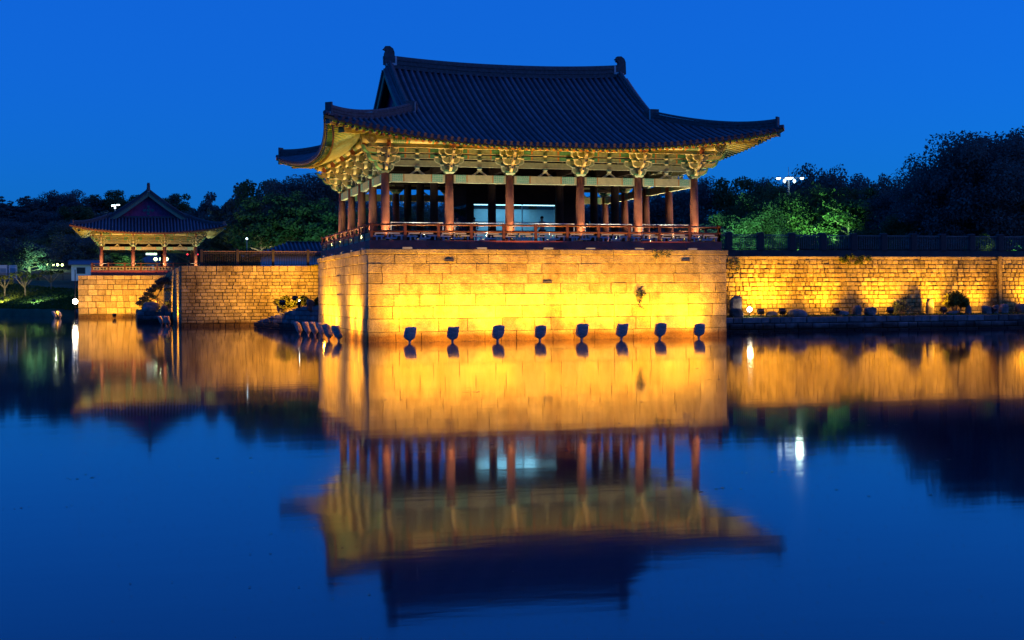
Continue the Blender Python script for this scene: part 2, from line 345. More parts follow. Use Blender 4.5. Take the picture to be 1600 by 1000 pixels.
def platform():
    t = thing('stone_platform', 'tall pale granite block platform rising from the pond under the large pavilion', 'platform')
    mb = MB(); mb.box2(0.06, 18.54, 0.06, 17.05, -1.0, TOP - 0.02); mb.build('core', m_core, t)
    zs = [-0.35, 0.47, 1.10, 1.72, 2.29, 2.80, 3.29, 3.76, 4.20]
    bat = lambda z: 0.0
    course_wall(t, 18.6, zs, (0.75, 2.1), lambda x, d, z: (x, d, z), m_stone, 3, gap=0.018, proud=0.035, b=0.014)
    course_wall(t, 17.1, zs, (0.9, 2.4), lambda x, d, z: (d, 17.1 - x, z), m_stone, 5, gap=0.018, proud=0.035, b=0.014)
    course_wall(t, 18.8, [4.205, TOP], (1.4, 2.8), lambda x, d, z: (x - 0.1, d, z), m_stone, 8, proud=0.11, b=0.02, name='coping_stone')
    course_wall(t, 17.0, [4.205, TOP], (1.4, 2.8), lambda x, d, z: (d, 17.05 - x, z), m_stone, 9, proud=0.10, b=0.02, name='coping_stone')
    for x, z, w in ((3.75, 3.86, 0.46), (8.72, 2.80, 0.48), (16.1, 3.88, 0.46)):
        mb = MB(); mb.hexa([(x, -0.09, z), (x + w, -0.09, z), (x + w, 0.1, z), (x, 0.1, z), (x + .02, -0.07, z + .1), (x + w - .02, -0.07, z + .1), (x + w, 0.1, z + .1), (x, 0.1, z + .1)]); mb.build('ledge_stone', m_kerb, t)
platform()
def ret_walls():
    V = 10.45
    t = thing('retaining_wall', 'long brick-coursed stone retaining wall under the metal fence right of the platform', 'wall')
    mb = MB(); mb.box2(18.5, 130, V + 0.06, V + 0.7, -0.5, TOP - 0.02); mb.build('core', m_core, t)
    zs = [0.5 + i * 0.268 for i in range(15)]
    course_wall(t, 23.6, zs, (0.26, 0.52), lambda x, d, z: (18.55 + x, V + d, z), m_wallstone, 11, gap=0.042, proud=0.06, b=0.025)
    course_wall(t, 23.6, [zs[-1] + .003, TOP], (1.0, 1.9), lambda x, d, z: (18.55 + x, V + d, z), m_wallstone, 12, proud=0.06, b=0.015, name='coping_stone')
    mb = MB(); mb.box2(42.2, 42.42, V - 0.13, V + 0.2, 0.5, TOP + 0.01); mb.build('corner_pier', m_wallstone, t)
    t2 = thing('retaining_wall', 'farther stretch of stone retaining wall beyond the corner pier at the right edge', 'wall')
    mb = MB(); mb.box2(42.48, 75, V + 0.02, V + 0.055, -0.5, TOP - 0.03); mb.build('core', m_core, t2)
    course_wall(t2, 12, zs, (0.26, 0.52), lambda x, d, z: (42.45 + x, V - 0.05 + d, z), m_wallstone, 13, gap=0.042, proud=0.06, b=0.025, limit=120)
    course_wall(t2, 12, [zs[-1] + .003, TOP], (1.0, 1.9), lambda x, d, z: (42.45 + x, V - 0.05 + d, z), m_wallstone, 14, proud=0.06, b=0.015, name='coping_stone')
    # middle left wall
    t = thing('retaining_wall', 'brown stone wall between the platform and the small pavilion, with a low metal fence on top', 'wall')
    U, W = -7.22, 37.5
    mb = MB(); mb.box2(U + 0.06, 3.5, W + 0.06, W + 0.8, -0.5, TOP - 0.02); mb.box2(U + 0.06, U + 0.8, W + 0.8, 84, -0.5, TOP - 0.02); mb.build('core', m_core, t)
    zs = [-0.3 + i * 0.2535 for i in range(19)]; zs[-1] = TOP - 0.2
    zs = zs[:-1] + [TOP]
    course_wall(t, 10.6, zs, (0.32, 0.75), lambda x, d, z: (U + x, W + d, z), m_oldstone, 21, gap=0.034, proud=0.06, b=0.025)
    course_wall(t, 46.4, zs, (0.5, 1.1), lambda x, d, z: (U + d, W + 46.4 - x, z), m_oldstone, 22, gap=0.022, proud=0.04, b=0.02, limit=0)
    # far left wall
    t = thing('retaining_wall', 'stained stone block wall under the small pavilion at far left', 'wall')
    U, W = -15.86, 84.3
    mb = MB(); mb.box2(U + 0.06, -6.0, W + 0.06, W + 0.8, -0.5, TOP - 0.02); mb.build('core', m_core, t)
    course_wall(t, 9.9, [-0.3, 0.35, 1.05, 1.7, 2.35, 2.95, 3.5, 4.0, TOP], (0.55, 1.3), lambda x, d, z: (U + x, W + d, z), m_oldstone, 23, gap=0.045, proud=0.05, b=0.025)
ret_walls()
# ------------------------------------------------------------------ pavilion
RAFT_UP = (0, 1, 2, 3, 8)
def pavilion(name, label, loc, rz, xs, ys, col_h, colr, e, zm, rise, ga, gb, dg, deck, detail, bs, ridge_h, pitch, interior, glow):
    root = thing(name, label, 'pavilion', loc, rz)
    Hx = xs[-1] + e; Hy = ys[-1] + e; Lc = min(Hx, Hy) * 0.97; gx = Hx - dg - 0.15   # gable wall plane
    xv = Hx - dg + 0.33
    Dm = Hy
    def d0(c): return 0.85 * (1 - (1 - min(c, Lc) / Lc) ** 2)
    def zs(c, d, x=None):
        z = zm + rise * max(0, 1 - c / Lc) ** 1.9 * max(0, 1 - d / Dm) ** 1.2 + ga * d + gb * d * d
        if x is not None and d > dg: z += 0.28 * (abs(x) / xv) ** 2.2 * ((d - dg) / (Dm - dg)) ** 1.5
        return z
    sides = [(Hx, Hy, lambda s, d: (s, -Hy + d), True), (Hx, Hy, lambda s, d: (-s, Hy - d), True), (Hy, Hx, lambda s, d: (-Hx + d, -s), False), (Hy, Hx, lambda s, d: (Hx - d, s), False)]
    def P(side, s, d, dz=0.0):
        Hs, Hd, f, ln = side; x, y = f(s, d); return (x, y, zs(Hs - abs(s), d, s if ln else None) + dz)
    def dtop(side, s):
        Hs, Hd, f, ln = side; c = Hs - abs(s)
        if ln: return Hy - 0.1 if abs(s) <= xv else c
        return min(c, Hx - gx)
    # ---------- columns
    gxs = range(len(xs)); gys = range(len(ys))
    per = [(i, j) for i in gxs for j in gys if i in (0, len(xs) - 1) or j in (0, len(ys) - 1)]
    inner = interior
    mb = MB(); prof = [(colr * 1.02, 0.06), (colr * 1.06, col_h * 0.3), (colr * 1.0, col_h * 0.6), (colr * 0.86, col_h + 0.02)]
    mb.lathe(prof, n=16); cme = mb.mesh('column', m_red)
    mb = MB(); mb.lathe([(colr * 1.5, 0), (colr * 1.45, 0.07), (colr * 1.15, 0.1)], n=16); bme = mb.mesh('column_base', m_stone)
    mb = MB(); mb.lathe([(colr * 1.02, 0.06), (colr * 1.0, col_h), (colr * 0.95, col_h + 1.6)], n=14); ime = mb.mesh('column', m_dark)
    for (i, j) in per:
        o = obj('column', cme, root, (xs[i], ys[j], 0))
        if i in (0, len(xs) - 1) and j in (0, len(ys) - 1): o.scale = (1, 1, 1.02)
        obj('column_base', bme, o)
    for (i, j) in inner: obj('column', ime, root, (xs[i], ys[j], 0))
    # ---------- deck
    x0, x1, y0, y1, bh = deck
    mb = MB(); mb.box2(x0, x1, y0, y0 + 0.3, -bh, 0.0); mb.box2(x0, x1, y1 - 0.3, y1, -bh, 0.0); mb.box2(x0, x0 + 0.3, y0 + 0.3, y1 - 0.3, -bh, 0.0); mb.box2(x1 - 0.3, x1, y0 + 0.3, y1 - 0.3, -bh, 0.0)
    mb.build('edge_beam', m_darkred, root)
    mb = MB(); mb.box2(x0 + 0.301, x1 - 0.301, y0 + 0.301, y1 - 0.301, -bh + 0.01, -0.02); mb.build('deck_floor', m_dark, root)
    # railing
    def rail_side(a, b, n, style):
        a = Vector(a); b = Vector(b); d = (b - a); Ls = d.length; d.normalize(); rzv = math.atan2(d.y, d.x); st = Ls / n
        mb = MB(); mb.box2(-0.065, 0.065, -0.065, 0.065, 0, 0.79); mb.box2(-0.08, 0.08, -0.08, 0.08, 0.79, 0.83); pme = mb.mesh('railing_post', m_rail)
        for i in range(n + (1 if style != 1 else 0)):
            p = a + d * (i * st); obj('railing_post', pme, root, (p.x, p.y, 0), rzv)
        for zz, rr in ((0.76, 0.045), (0.44, 0.05)):
            mb = MB(); mb.tube([(-0.12, 0, zz), (Ls + 0.12, 0, zz)], rr, 8); mb.build('hand_rail' if zz > .6 else 'lower_rail', m_rail, root, tuple(a), rzv)
        mb = MB(); w = st - 0.17
        if style == 0:
            h0, h1 = 0.03, 0.37; t = 0.035
            def hb(u0, u1, z): mb.box2(u0 * w, u1 * w, -t, t, z - 0.035, z + 0.035)
            def vb(u, z0_, z1_): mb.box2(u * w - 0.035, u * w + 0.035, -t * .98, t * .98, z0_, z1_)
            hb(0.0, 0.28, 0.20); hb(0.06, 0.42, 0.34); vb(0.06, 0.235, 0.305); vb(0.28, 0.04, 0.165); hb(0.28, 0.36, 0.2)
            hb(0.48, 0.88, 0.34); vb(0.48, 0.14, 0.305); hb(0.40, 0.78, 0.10); vb(0.62, 0.135, 0.24); vb(0.78, 0.135, 0.2); hb(0.7, 1.0, 0.235); vb(0.94, 0.03, 0.2); vb(0.12, 0.0, 0.165)
        else:
            mb.box2(0, w, -.03, .03, 0.02, 0.10); mb.box2(0, w, -.03, .03, 0.30, 0.37)
            for u in (0.06, 0.28, 0.5, 0.72, 0.94): mb.box2(u * w - .07, u * w + .07, -.028, .028, 0.10, 0.30)
        fme = mb.mesh('fret_panel', m_fret if style == 0 else m_tan)
        for i in range(n):
            p = a + d * (i * st + 0.085); obj('fret_panel', fme, root, (p.x, p.y, 0), rzv)
    rx0, rx1, ry0, ry1 = x0 + 0.1, x1 - 0.1, y0 + 0.1, y1 - 0.1
    n1 = max(4, round((rx1 - rx0) / 1.66)); n2 = max(4, round((ry1 - ry0) / 1.75))
    rail_side((rx0, ry0, 0), (rx1, ry0, 0), n1, 0 if detail else 1); rail_side((rx0, ry1, 0), (rx0, ry0, 0), n2, 1)
    rail_side((rx1, ry0, 0), (rx1, ry1, 0), n2, 1); rail_side((rx1, ry1, 0), (rx0, ry1, 0), n1, 1)
    # ---------- painted timbers between columns
    def beam_mb(mb, L, z0, z1, t, kind):
        if kind == 'lintel': segs = [(0, .04, 0), (.04, .24, 1), (.24, .262, 2), (.262, .738, 3), (.738, .76, 2), (.76, .96, 1), (.96, 1, 0)]
        elif kind == 'plain': segs = [(0, 1, 0)]
        else: segs = [(0, .3, 4), (.3, .325, 2), (.325, .675, 3), (.675, .7, 2), (.7, 1, 4)]
        for a, b, m in segs: mb.box2(a * L, b * L, -t / 2, t / 2, z0, z1, m)
        mb.box2(0, L, -t / 2 - 0.006, t / 2 + 0.006, z0 - 0.012, z0 + 0.018, 5)
    TM = [m_tan, m_greenpat, m_orange, m_olive, m_green, m_cream]; LM_ = [m_lintel_lit, m_greenpat_lit, m_orange, m_lintel_lit, m_green, m_cream]
    k = bs
    def bay(p, q, outward):
        p = Vector(p); q = Vector(q); d = q - p; L = d.length; rzv = math.atan2(d.y, d.x); d.normalize()
        off = d * colr; l2 = L - 2 * colr
        mb = MB(); beam_mb(mb, l2, col_h - 0.42 * k, col_h - 0.03, 0.2 * k, 'lintel'); mb.build('lintel', LM_, root, tuple(p + off), rzv)
        for z0, z1, kd in ((0.37, 0.66, 'plain'), (0.75, 0.95, 'band'), (1.03, 1.24, 'band')):
            mb = MB(); beam_mb(mb, L, col_h + z0 * k, col_h + z1 * k, 0.1, kd); mb.build('bracket_beam', TM, root, tuple(p), rzv)
        mb = MB(); zb = col_h - 0.028; zt = col_h + 0.24 * k; s = 1.0
        for sg in (-1, 1):
            poly = [(sg * 0.07, 0.27 * k), (sg * 0.16, 0.16 * k), (sg * 0.40 * k, 0.0), (sg * 0.25 * k, 0.0), (sg * 0.06, 0.13 * k), (0, 0.17 * k), (0, 0.27 * k)]
            if sg < 0: poly = poly[::-1]
            mb.prism(poly, (L / 2, 0, zb), (1, 0, 0), (0, 0, 1), 0.12, 1)
            mb.prism([(sx * 0.86 + sg * 0.02 * k, sz * 0.86 + .016) for sx, sz in poly], (L / 2, 0, zb), (1, 0, 0), (0, 0, 1), 0.127, 0)
        st = mb.build('inverted_v_strut', [m_lintel_lit, m_cream], root, tuple(p), rzv)
        for zz in (0.25, 0.66, 0.95):
            mb = MB(); bearing(mb, (L / 2, 0, col_h + zz * k - 0.028 * (zz < .3)), k); mb.build('bearing_block', [m_teal, m_cream, m_tan], st)
    def bearing(mb, c, k, w=0.22):
        h = 0.12 * k; w *= k; x, y, z = c
        mb.hexa([(x - w * .3, y - .085, z), (x + w * .3, y - .085, z), (x + w * .3, y + .085, z), (x - w * .3, y + .085, z), (x - w * .5, y - .1, z + h * .55), (x + w * .5, y - .1, z + h * .55), (x + w * .5, y + .1, z + h * .55), (x - w * .5, y + .1, z + h * .55)], 1)
        mb.box2(x - w * .47, x + w * .47, y - .096, y + .096, z + h * .55 + .002, z + h, 0)
    def arm(mb, L, h, t, o):   # lateral bracket arm along x with rounded lower ends and light outline
        a = L / 2; rr = min(h * 0.95, a * 0.55); pts = [(-a, h), (-a, h * .6)]
        for i in range(1, 5):
            th = math.pi / 2 * i / 4; pts.append((-a + rr * (1 - math.cos(th)), h * .6 * (1 - math.sin(th))))
        pts = pts + [(-x, z) for x, z in pts[::-1]]
        mb.prism(pts[::-1], o, (1, 0, 0), (0, 0, 1), t, 1)
        inn = [(x * (1 - 0.045 / a), 0.03 + z * (h - 0.04) / h) for x, z in pts]
        mb.prism(inn[::-1], o, (1, 0, 0), (0, 0, 1), t + 0.008, 2)
    def beak(mb, z, y_out, h, t, up):   # projecting arm ending in an upward tongue, along -y
        poly = [(0.35, 0), (0.35, h), (y_out + 0.06, h), (y_out - 0.16, h + up), (y_out - 0.05, h * .5), (y_out + 0.14, 0.0)]
        poly = [(-a, b) for a, b in poly]
        mb.prism([(a, b) for a, b in poly], (0, 0, z), (0, -1, 0), (0, 0, 1), t, 1)
        mb.prism([(a * .93 + .0, h * .12 + b * .74) for a, b in poly], (0, 0, z), (0, -1, 0), (0, 0, 1), t + 0.008, 2)
    def set_meshes(eps):
        out = []
        BM = [m_teal, m_cream, m_olive]; BG = [m_teal, m_palegreen, m_green]
        mb = MB(); w1, w2 = 0.17 * k, 0.25 * k; hz = 0.1 * k
        mb.hexa([(-w1, -w1, 0), (w1, -w1, 0), (w1, w1, 0), (-w1, w1, 0), (-w2, -w2, hz), (w2, -w2, hz), (w2, w2, hz), (-w2, w2, hz)], 0); mb.box2(-w2 + .004, w2 - .004, -w2 + .004, w2 - .004, hz + .001, hz * 1.9, 1)
        out.append(('bracket_set', mb, [m_palegreen, m_green]))
        def A(L, h, y, z):
            mb = MB(); arm(mb, L * k, h * k, 0.14 + eps, (0, y * k, z * k + eps))
            bearing(mb, (-L * .43 * k, y * k, (z + h) * k + eps), k); bearing(mb, (L * .43 * k, y * k, (z + h) * k + eps), k); bearing(mb, (0, y * k, (z + h) * k + eps + .003), k)
            out.append(('bracket_arm', mb, BM))
        A(0.86, 0.28, 0, 0.12); A(1.5, 0.28, 0, 0.50); A(0.86, 0.27, -0.42, 0.50); A(1.2, 0.27, -0.42, 0.88); A(0.8, 0.24, -0.84, 0.88); A(1.7, 0.16, -0.84, 1.22)
        for z, yo, h, up in ((0.13, -0.42, 0.26, 0.12), (0.51, -0.84, 0.26, 0.14), (0.89, -1.08, 0.26, 0.02)):
            mb = MB(); beak(mb, z * k + eps, yo * k, h * k, 0.12 * k + eps, up * k); mb.box((0, (yo - .12) * k, (z + h * .8) * k), (0.09 * k, 0.03, 0.08 * k), 0)
            out.append(('beak_arm', mb, [m_blue, m_beak, m_tan]))
        mb = MB(); mb.prism([(0.7, 0), (1.1, .05), (1.18, .22), (1.05, .36), (0.7, .36)], (0, 0, 1.16 * k), (0, -1, 0), (0, 0, 1), 0.17 * k + eps, 0); out.append(('beam_head', mb, [m_red]))
        if not detail:
            big = MB(); mats = []
            for nme, mb2, mt in out:
                base = len(big.v); big.v += mb2.v; big.f += [tuple(i + base for i in f) for f in mb2.f]; big.sm += mb2.sm
                big.m += [len(mats) + i for i in mb2.m]; mats += mt
            out = [('bracket_set', big, mats)]
        return [(nme, mb2.mesh(nme, mt)) for nme, mb2, mt in out]
    sm = set_meshes(0.0); sm2 = set_meshes(0.006)
    def place(meshes, x, y, ang):
        o = obj(meshes[0][0], meshes[0][1], root, (x, y, col_h + 0.005), ang)
        for nme, me in meshes[1:]: obj(nme, me, o)
    nx, ny = len(xs) - 1, len(ys) - 1
    for (i, j) in per:
        z = col_h
        if j == 0: place(sm, xs[i], ys[j], 0)
        if j == ny: place(sm, xs[i], ys[j], math.pi)
        if i == 0: place(sm2, xs[i], ys[j], -math.pi / 2)
        if i == nx: place(sm2, xs[i], ys[j], math.pi / 2)
        if i in (0, nx) and j in (0, ny):
            ang = math.atan2(ys[j], xs[i]) + math.pi / 2
            mb = MB()
            for z0, yo, up in ((0.14, -0.6, .1), (0.52, -1.15, .12), (0.9, -1.55, .1)): beak(mb, z0 * k, yo * k, 0.25 * k, 0.17 * k, up * k)
            mb.build('corner_beak_arm', [m_blue, m_green, m_tan], root, (xs[i], ys[j], col_h + 0.012), ang)
    for i in range(nx):
        bay((xs[i], ys[0], 0), (xs[i + 1], ys[0], 0), 0); bay((xs[i + 1], ys[-1], 0), (xs[i], ys[-1], 0), 0)
    for j in range(ny):
        bay((xs[0], ys[j + 1], 0), (xs[0], ys[j], 0), 0); bay((xs[-1], ys[j], 0), (xs[-1], ys[j + 1], 0), 0)
    # outer round purlins
    po = 0.86 * k; pz = col_h + 1.55 * k; pr = 0.19 * k
    def purlin(p, q, cuts):
        p = Vector(p); q = Vector(q); d = (q - p); L = d.length; d.normalize(); mb = MB()
        for a, b, m in cuts: mb.tube([p + d * a, p + d * b], pr, 14, m, cap=False)
        for e0, dd in ((p, -d), (q, d)):
            mb.tube([e0, e0 + dd * 0.04], pr * 1.35, 16, 4, True, 4)
            side = d.cross(Vector((0, 0, 1)))
            for a in range(8):
                th = a * math.pi / 4; c = e0 + dd * 0.05 + (side * math.cos(th) + Vector((0, 0, 1)) * math.sin(th)) * pr * 0.8
                mb.tube([c, c + dd * 0.012], pr * 0.33, 7, 5, True, 5)
            mb.tube([e0 + dd * 0.05, e0 + dd * 0.07], pr * 0.22, 8, 6, True, 6)
        mb.build('round_purlin', [m_cream, m_greenpat, m_orange, m_green, m_palegreen, m_tan, m_white], root)
    def cuts(cs, ext):
        out = [(0, ext, 0)]
        for a, b in zip(cs[:-1], cs[1:]):
            w = b - a; s = a - cs[0] + ext
            for u0, u1, m in ((0, .06, 0), (.06, .27, 1), (.27, .30, 2), (.30, .33, 3), (.33, .67, 0), (.67, .70, 3), (.70, .73, 2), (.73, .94, 1), (.94, 1, 0)): out.append((s + u0 * w, s + u1 * w, m))
        out.append((cs[-1] - cs[0] + ext, cs[-1] - cs[0] + 2 * ext, 0)); return out
    ext = po + 0.42 * k
    def plank(p, q):
        p = Vector(p); q = Vector(q); d = q - p; L = d.length; rzv = math.atan2(d.y, d.x); mb = MB(); beam_mb(mb, L, -0.19 * k, -0.02, 0.11, 'plain'); mb.build('purlin_plank', TM, root, tuple(p), rzv)
    zz_ = pz - pr + .02
    plank((xs[0] - po, ys[0] - po + .004, zz_), (xs[-1] + po, ys[0] - po + .004, zz_)); plank((xs[-1] + po, ys[-1] + po, zz_), (xs[0] - po, ys[-1] + po, zz_))
    plank((xs[0] - po, ys[-1] + po, zz_ - .004), (xs[0] - po, ys[0] - po, zz_ - .004)); plank((xs[-1] + po, ys[0] - po, zz_ - .004), (xs[-1] + po, ys[-1] + po, zz_ - .004))
    purlin((xs[0] - ext, ys[0] - po, pz), (xs[-1] + ext, ys[0] - po, pz), cuts(xs, ext)); purlin((xs[0] - ext, ys[-1] + po, pz), (xs[-1] + ext, ys[-1] + po, pz), cuts(xs, ext))
    purlin((xs[0] - po, ys[0] - ext, pz), (xs[0] - po, ys[-1] + ext, pz), cuts(ys, ext)); purlin((xs[-1] + po, ys[0] - ext, pz), (xs[-1] + po, ys[-1] + ext, pz), cuts(ys, ext))
    # ---------- interior frame and ceiling
    mb = MB()
    for j in range(1, ny):
        for zz, h in ((col_h + 0.10, 0.16), (col_h + 0.85, 0.3)): mb.box2(xs[0] + colr, xs[-1] - colr, ys[j] - 0.13, ys[j] + 0.13, zz - h / 2, zz + h / 2)
    for i in range(1, nx):
        mb.box2(xs[i] - 0.12, xs[i] + 0.12, ys[0] + colr, ys[-1] - colr, col_h + 0.28, col_h + 0.56)
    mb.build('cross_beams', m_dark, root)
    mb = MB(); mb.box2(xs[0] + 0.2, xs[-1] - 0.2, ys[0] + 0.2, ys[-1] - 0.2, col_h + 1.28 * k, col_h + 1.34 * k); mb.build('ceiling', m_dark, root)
    # ---------- eaves: boards, rafters
    mb = MB()
    for sd in sides:
        Hs = sd[0]; ns = 44; rows = []
        for i in range(ns + 1):
            s = -Hs + 2 * Hs * i / ns; c = Hs - abs(s); a = d0(c) + 0.04; b = max(a + 0.01, min(e + 0.6, max(c, a)) ) if c < e + 0.6 else e + 0.6
            rows.append([P(sd, s, a + (b - a) * t / 6, -0.17) for t in range(7)])
        mb.grid(rows, 0)
        rows = [[P(sd, -Hs + 2 * Hs * i / ns, d0(Hs - abs(-Hs + 2 * Hs * i / ns)) + 0.04, dz) for dz in (-0.17, -0.02)] for i in range(ns + 1)]
        mb.grid(rows, 1)
    mb.build('eave_boards', [m_soffit, m_orange], root)
    mbj = MB()
    rl = []
    for sd in sides:
        Hs = sd[0]; n = int((2 * Hs - 0.7) / 0.345); 
        for i in range(n + 1):
            s = -Hs + 0.35 + (2 * Hs - 0.7) * i / n; c = Hs - abs(s); sg = 1 if s > 0 else -1
            if c < e + 1.2:   # fan rafters toward the corner column
                ci = e - 0.1 + (c / (e + 1.2)) * 1.3; si = sg * (Hs - ci)
            else: si = s
            da = d0(c) + 0.44; db = e + 0.25
            if c < 1.0: db = e + 0.1
            A0 = Vector(P(sd, s + (si - s) * 0.10, da, -0.36)); B0 = Vector(P(sd, si, db, -0.34))
            F0 = Vector(P(sd, s, d0(c) + 0.10, -0.215)); F1 = Vector(P(sd, s + (si - s) * 0.28, d0(c) + 1.05, -0.235))
            rl.append((A0, B0, F0, F1))
    for A0, B0, F0, F1 in rl:
        if detail:
            mb = MB(); mb.tube([A0, A0.lerp(B0, 0.12), B0], 0.08, 9, 0, True, 1); 
            for q in range(len(mb.f) - 2):
                if q % 9 in RAFT_UP: mb.m[q] = 2
            mb.build('rafter', [m_palegreen, m_peach, m_green], root)
            mb = MB(); mb.bar(F0, F1, 0.095, 0.12, 0); 
            for q in range(1, 6): mb.m[q] = 2
            dd = (F1 - F0).normalized(); mb.bar(F0 - dd * .012, F0 - dd * .001, 0.088, 0.112, 1); mb.build('flying_rafter', [m_cream, m_blue, m_green], root)
        else:
            mbj.tube([A0, B0], 0.08, 7, 0, True, 1); mbj.bar(F0, F1, 0.095, 0.12, 0)
    if not detail: tag(mbj.build('rafters', [m_palegreen, m_peach], root), kind='stuff')
    mb = MB()      # board on the round rafter ends
    for sd in sides:
        Hs = sd[0]; pts = []
        for i in range(61):
            s = (-Hs + 0.45) + (2 * Hs - 0.9) * i / 60; c = Hs - abs(s); pts.append(P(sd, s, d0(c) + 0.50, -0.255))
        mb.sweep(pts, [(-.06, -.04), (.06, -.04), (.06, .05), (-.06, .05)], 0)
        pts = []
        for i in range(61):
            s = (-Hs + 0.2) + (2 * Hs - 0.4) * i / 60; c = Hs - abs(s); pts.append(P(sd, s, d0(c) + 0.09, -0.125))
        mb.sweep(pts, [(-.04, -.03), (.04, -.03), (.04, .05), (-.04, .05)], 1)
    mb.build('eave_battens', [m_green, m_tan], root)
    # corner hip beams
    for sx in (-1, 1):
        for sy in (-1, 1):
            mb = MB(); pts = []; pts2 = []
            for i in range(9):
                d = 0.95 + (e + 0.2 - 0.95) * i / 8; pts.append((sx * (Hx - d), sy * (Hy - d), zs(d, d) - 0.52))
                d = 0.22 + (e - 0.4 - 0.22) * i / 8; pts2.append((sx * (Hx - d), sy * (Hy - d), zs(d, d) - 0.27))
            mb.sweep(pts, [(-.14, -.17), (.14, -.17), (.14, .16), (-.14, .16)], 0); mb.sweep(pts2, [(-.11, -.12), (.11, -.12), (.11, .12), (-.11, .12)], 0)
            for q, w, h in ((pts, .3, .36), (pts2, .24, .27)):
                p = Vector(q[0]); dd = Vector((sx, sy, 0)).normalized(); mb.bar(p - dd * .01, p + dd * 0.05, w, h, 1)
            mb.build('hip_beam', [m_tan, m_teal], root)
    # ---------- roof
    mb = MB()
    for sd in sides:
        Hs, Hd, f, ln = sd
        if ln:
            cuts_ = [(-Hs + 0.02, -xv), (-xv, xv), (xv, Hs - 0.02)]
        else: cuts_ = [(-Hs + 0.02, Hs - 0.02)]
        for a, b in cuts_:
            ns = 34 if b - a > 8 else 18; rows = []
            for i in range(ns + 1):
                s = a + (b - a) * i / ns; ss = s
                if ln and abs(abs(s) - xv) < 1e-6: ss = s * (1.0001 if (a < -xv - 1e-3 or b > xv + 1e-3) else 0.9999)
                t = max(dtop(sd, ss), 0.03); q = min(d0(Hs - abs(s)), t - 0.02)
                rows.append([P(sd, s, q + (t - q) * j / 14) for j in range(15)])
            mb.grid(rows, 0)
    roof = mb.build('roof', m_tilebase, root)
    mbj = MB(); prof = [(math.cos(math.pi * q / 5), math.sin(math.pi * q / 5)) for q in range(6)]
    for sd in sides:
        Hs, Hd, f, ln = sd; n = int((2 * Hs - 0.5) / pitch)
        for i in range(n + 1):
            s = -Hs + 0.25 + (2 * Hs - 0.5) * i / n; c = Hs - abs(s); a = d0(c) - 0.02; t = dtop(sd, s)
            if t - a < 0.25: continue
            mb = MB() if detail else mbj; m = max(2, int((t - a) / (0.36 if detail else 0.8))); rr = 0.092
            base = len(mb.v); rows = 0; lat = Vector(f(s + 1, 0) + (0,)) - Vector(f(s, 0) + (0,))
            js = rnd.uniform(-.008, .008)
            for q in range(m + 1):
                for w in ((0,) if q == m else (0, 1)):
                    d = a + (t - a) * (q + (0.97 if w else 0)) / m; p = Vector(P(sd, s, d, 0.015)); r2 = rr * (1.0 if not w else 0.9)
                    up = Vector((0, 0, 1))
                    for ca, sa in prof: mb.v.append(tuple(p + lat * (ca * r2 + js) + up * (sa * r2)))
                    rows += 1
            for u in range(rows - 1):
                for w in range(5):
                    x = base + u * 6 + w; mb.f.append((x, x + 1, x + 7, x + 6)); mb.m.append(0); mb.sm.append(True)
            o = Vector(P(sd, s, a, 0.03)); inn = Vector(P(sd, s, a + 0.08, 0.03)); mb.tube([o, inn], 0.1, 10, 0, True)
            s2 = s + pitch / 2
            if i < n and detail:
                q0 = Vector(P(sd, s2, d0(Hs - abs(s2)) - .015, 0)); mb.prism([(-.11, .02), (-.09, -.06), (-.03, -.12), (.03, -.12), (.09, -.06), (.11, .02)], q0, lat, (0, 0, 1), 0.03, 0)
            if detail: mb.build('tile_row', m_tile, roof)
    if not detail: tag(mbj.build('tile_rows', m_tile, roof), kind='stuff')
    def ridge_sweep(mb, pts, h, w):
        n = 5
        for q in range(n):
            ww = w * (1.0 if q % 2 == 0 else 0.86) / 2; z0 = -0.05 + (h - 0.05) * q / n; z1 = -0.05 + (h - 0.05) * (q + 1) / n - 0.006
            mb.sweep(pts, [(-ww, z0), (ww, z0), (ww, z1), (-ww, z1)], 0)
        mb.sweep(pts, [(-.09, h - .09), (.09, h - .09), (.08, h - .02), (.04, h + .03), (-.04, h + .03), (-.08, h - .02)], 0)
    zr = lambda x: zs(Hx - abs(x), Hy, x)
    xr = xv - 0.12
    mb = MB(); ridge_sweep(mb, [(x, 0, zr(x)) for x in np.linspace(-xr, xr, 25)], ridge_h, 0.36); mb.build('main_ridge', m_ridge, roof)
    fin = [(-80, -20), (-75, 150), (-55, 200), (-10, 232), (50, 228), (62, 205), (84, 186), (50, 172), (32, 155), (35, 120), (75, 95), (72, -20)]
    for sg in (-1, 1):
        mb = MB(); sc = 0.0040 * bs ** 0.5
        mb.prism([(a * sc * -sg * -1 if sg < 0 else -a * sc, b * sc) for a, b in (fin if sg < 0 else fin[::-1])], (sg * (xr - 0.02), 0, zr(xr) + ridge_h - 0.42), (1, 0, 0), (0, 0, 1), 0.26, 0)
        mb.prism([(a * sc * .8 * (1 if sg < 0 else -1), 0.05 + b * sc * .8) for a, b in (fin if sg < 0 else fin[::-1])], (sg * (xr - 0.02), 0, zr(xr) + ridge_h - 0.42), (1, 0, 0), (0, 0, 1), 0.33, 0)
        fo = mb.build('ridge_finial', m_ridge, roof)
        mb = MB(); mb.box((sg * (xr - 0.38), 0, zr(xr) + ridge_h - 0.22), (0.10, 0.37, 0.36)); mb.box((sg * (xr - 0.2), 0, zr(xr) + ridge_h - 0.47), (0.46, 0.371, 0.12)); mb.box((sg * (xr + .12), 0, zr(xr) + ridge_h - 0.42), (0.1, 0.3, 0.3)); mb.build('plaster_band', m_plaster, fo)
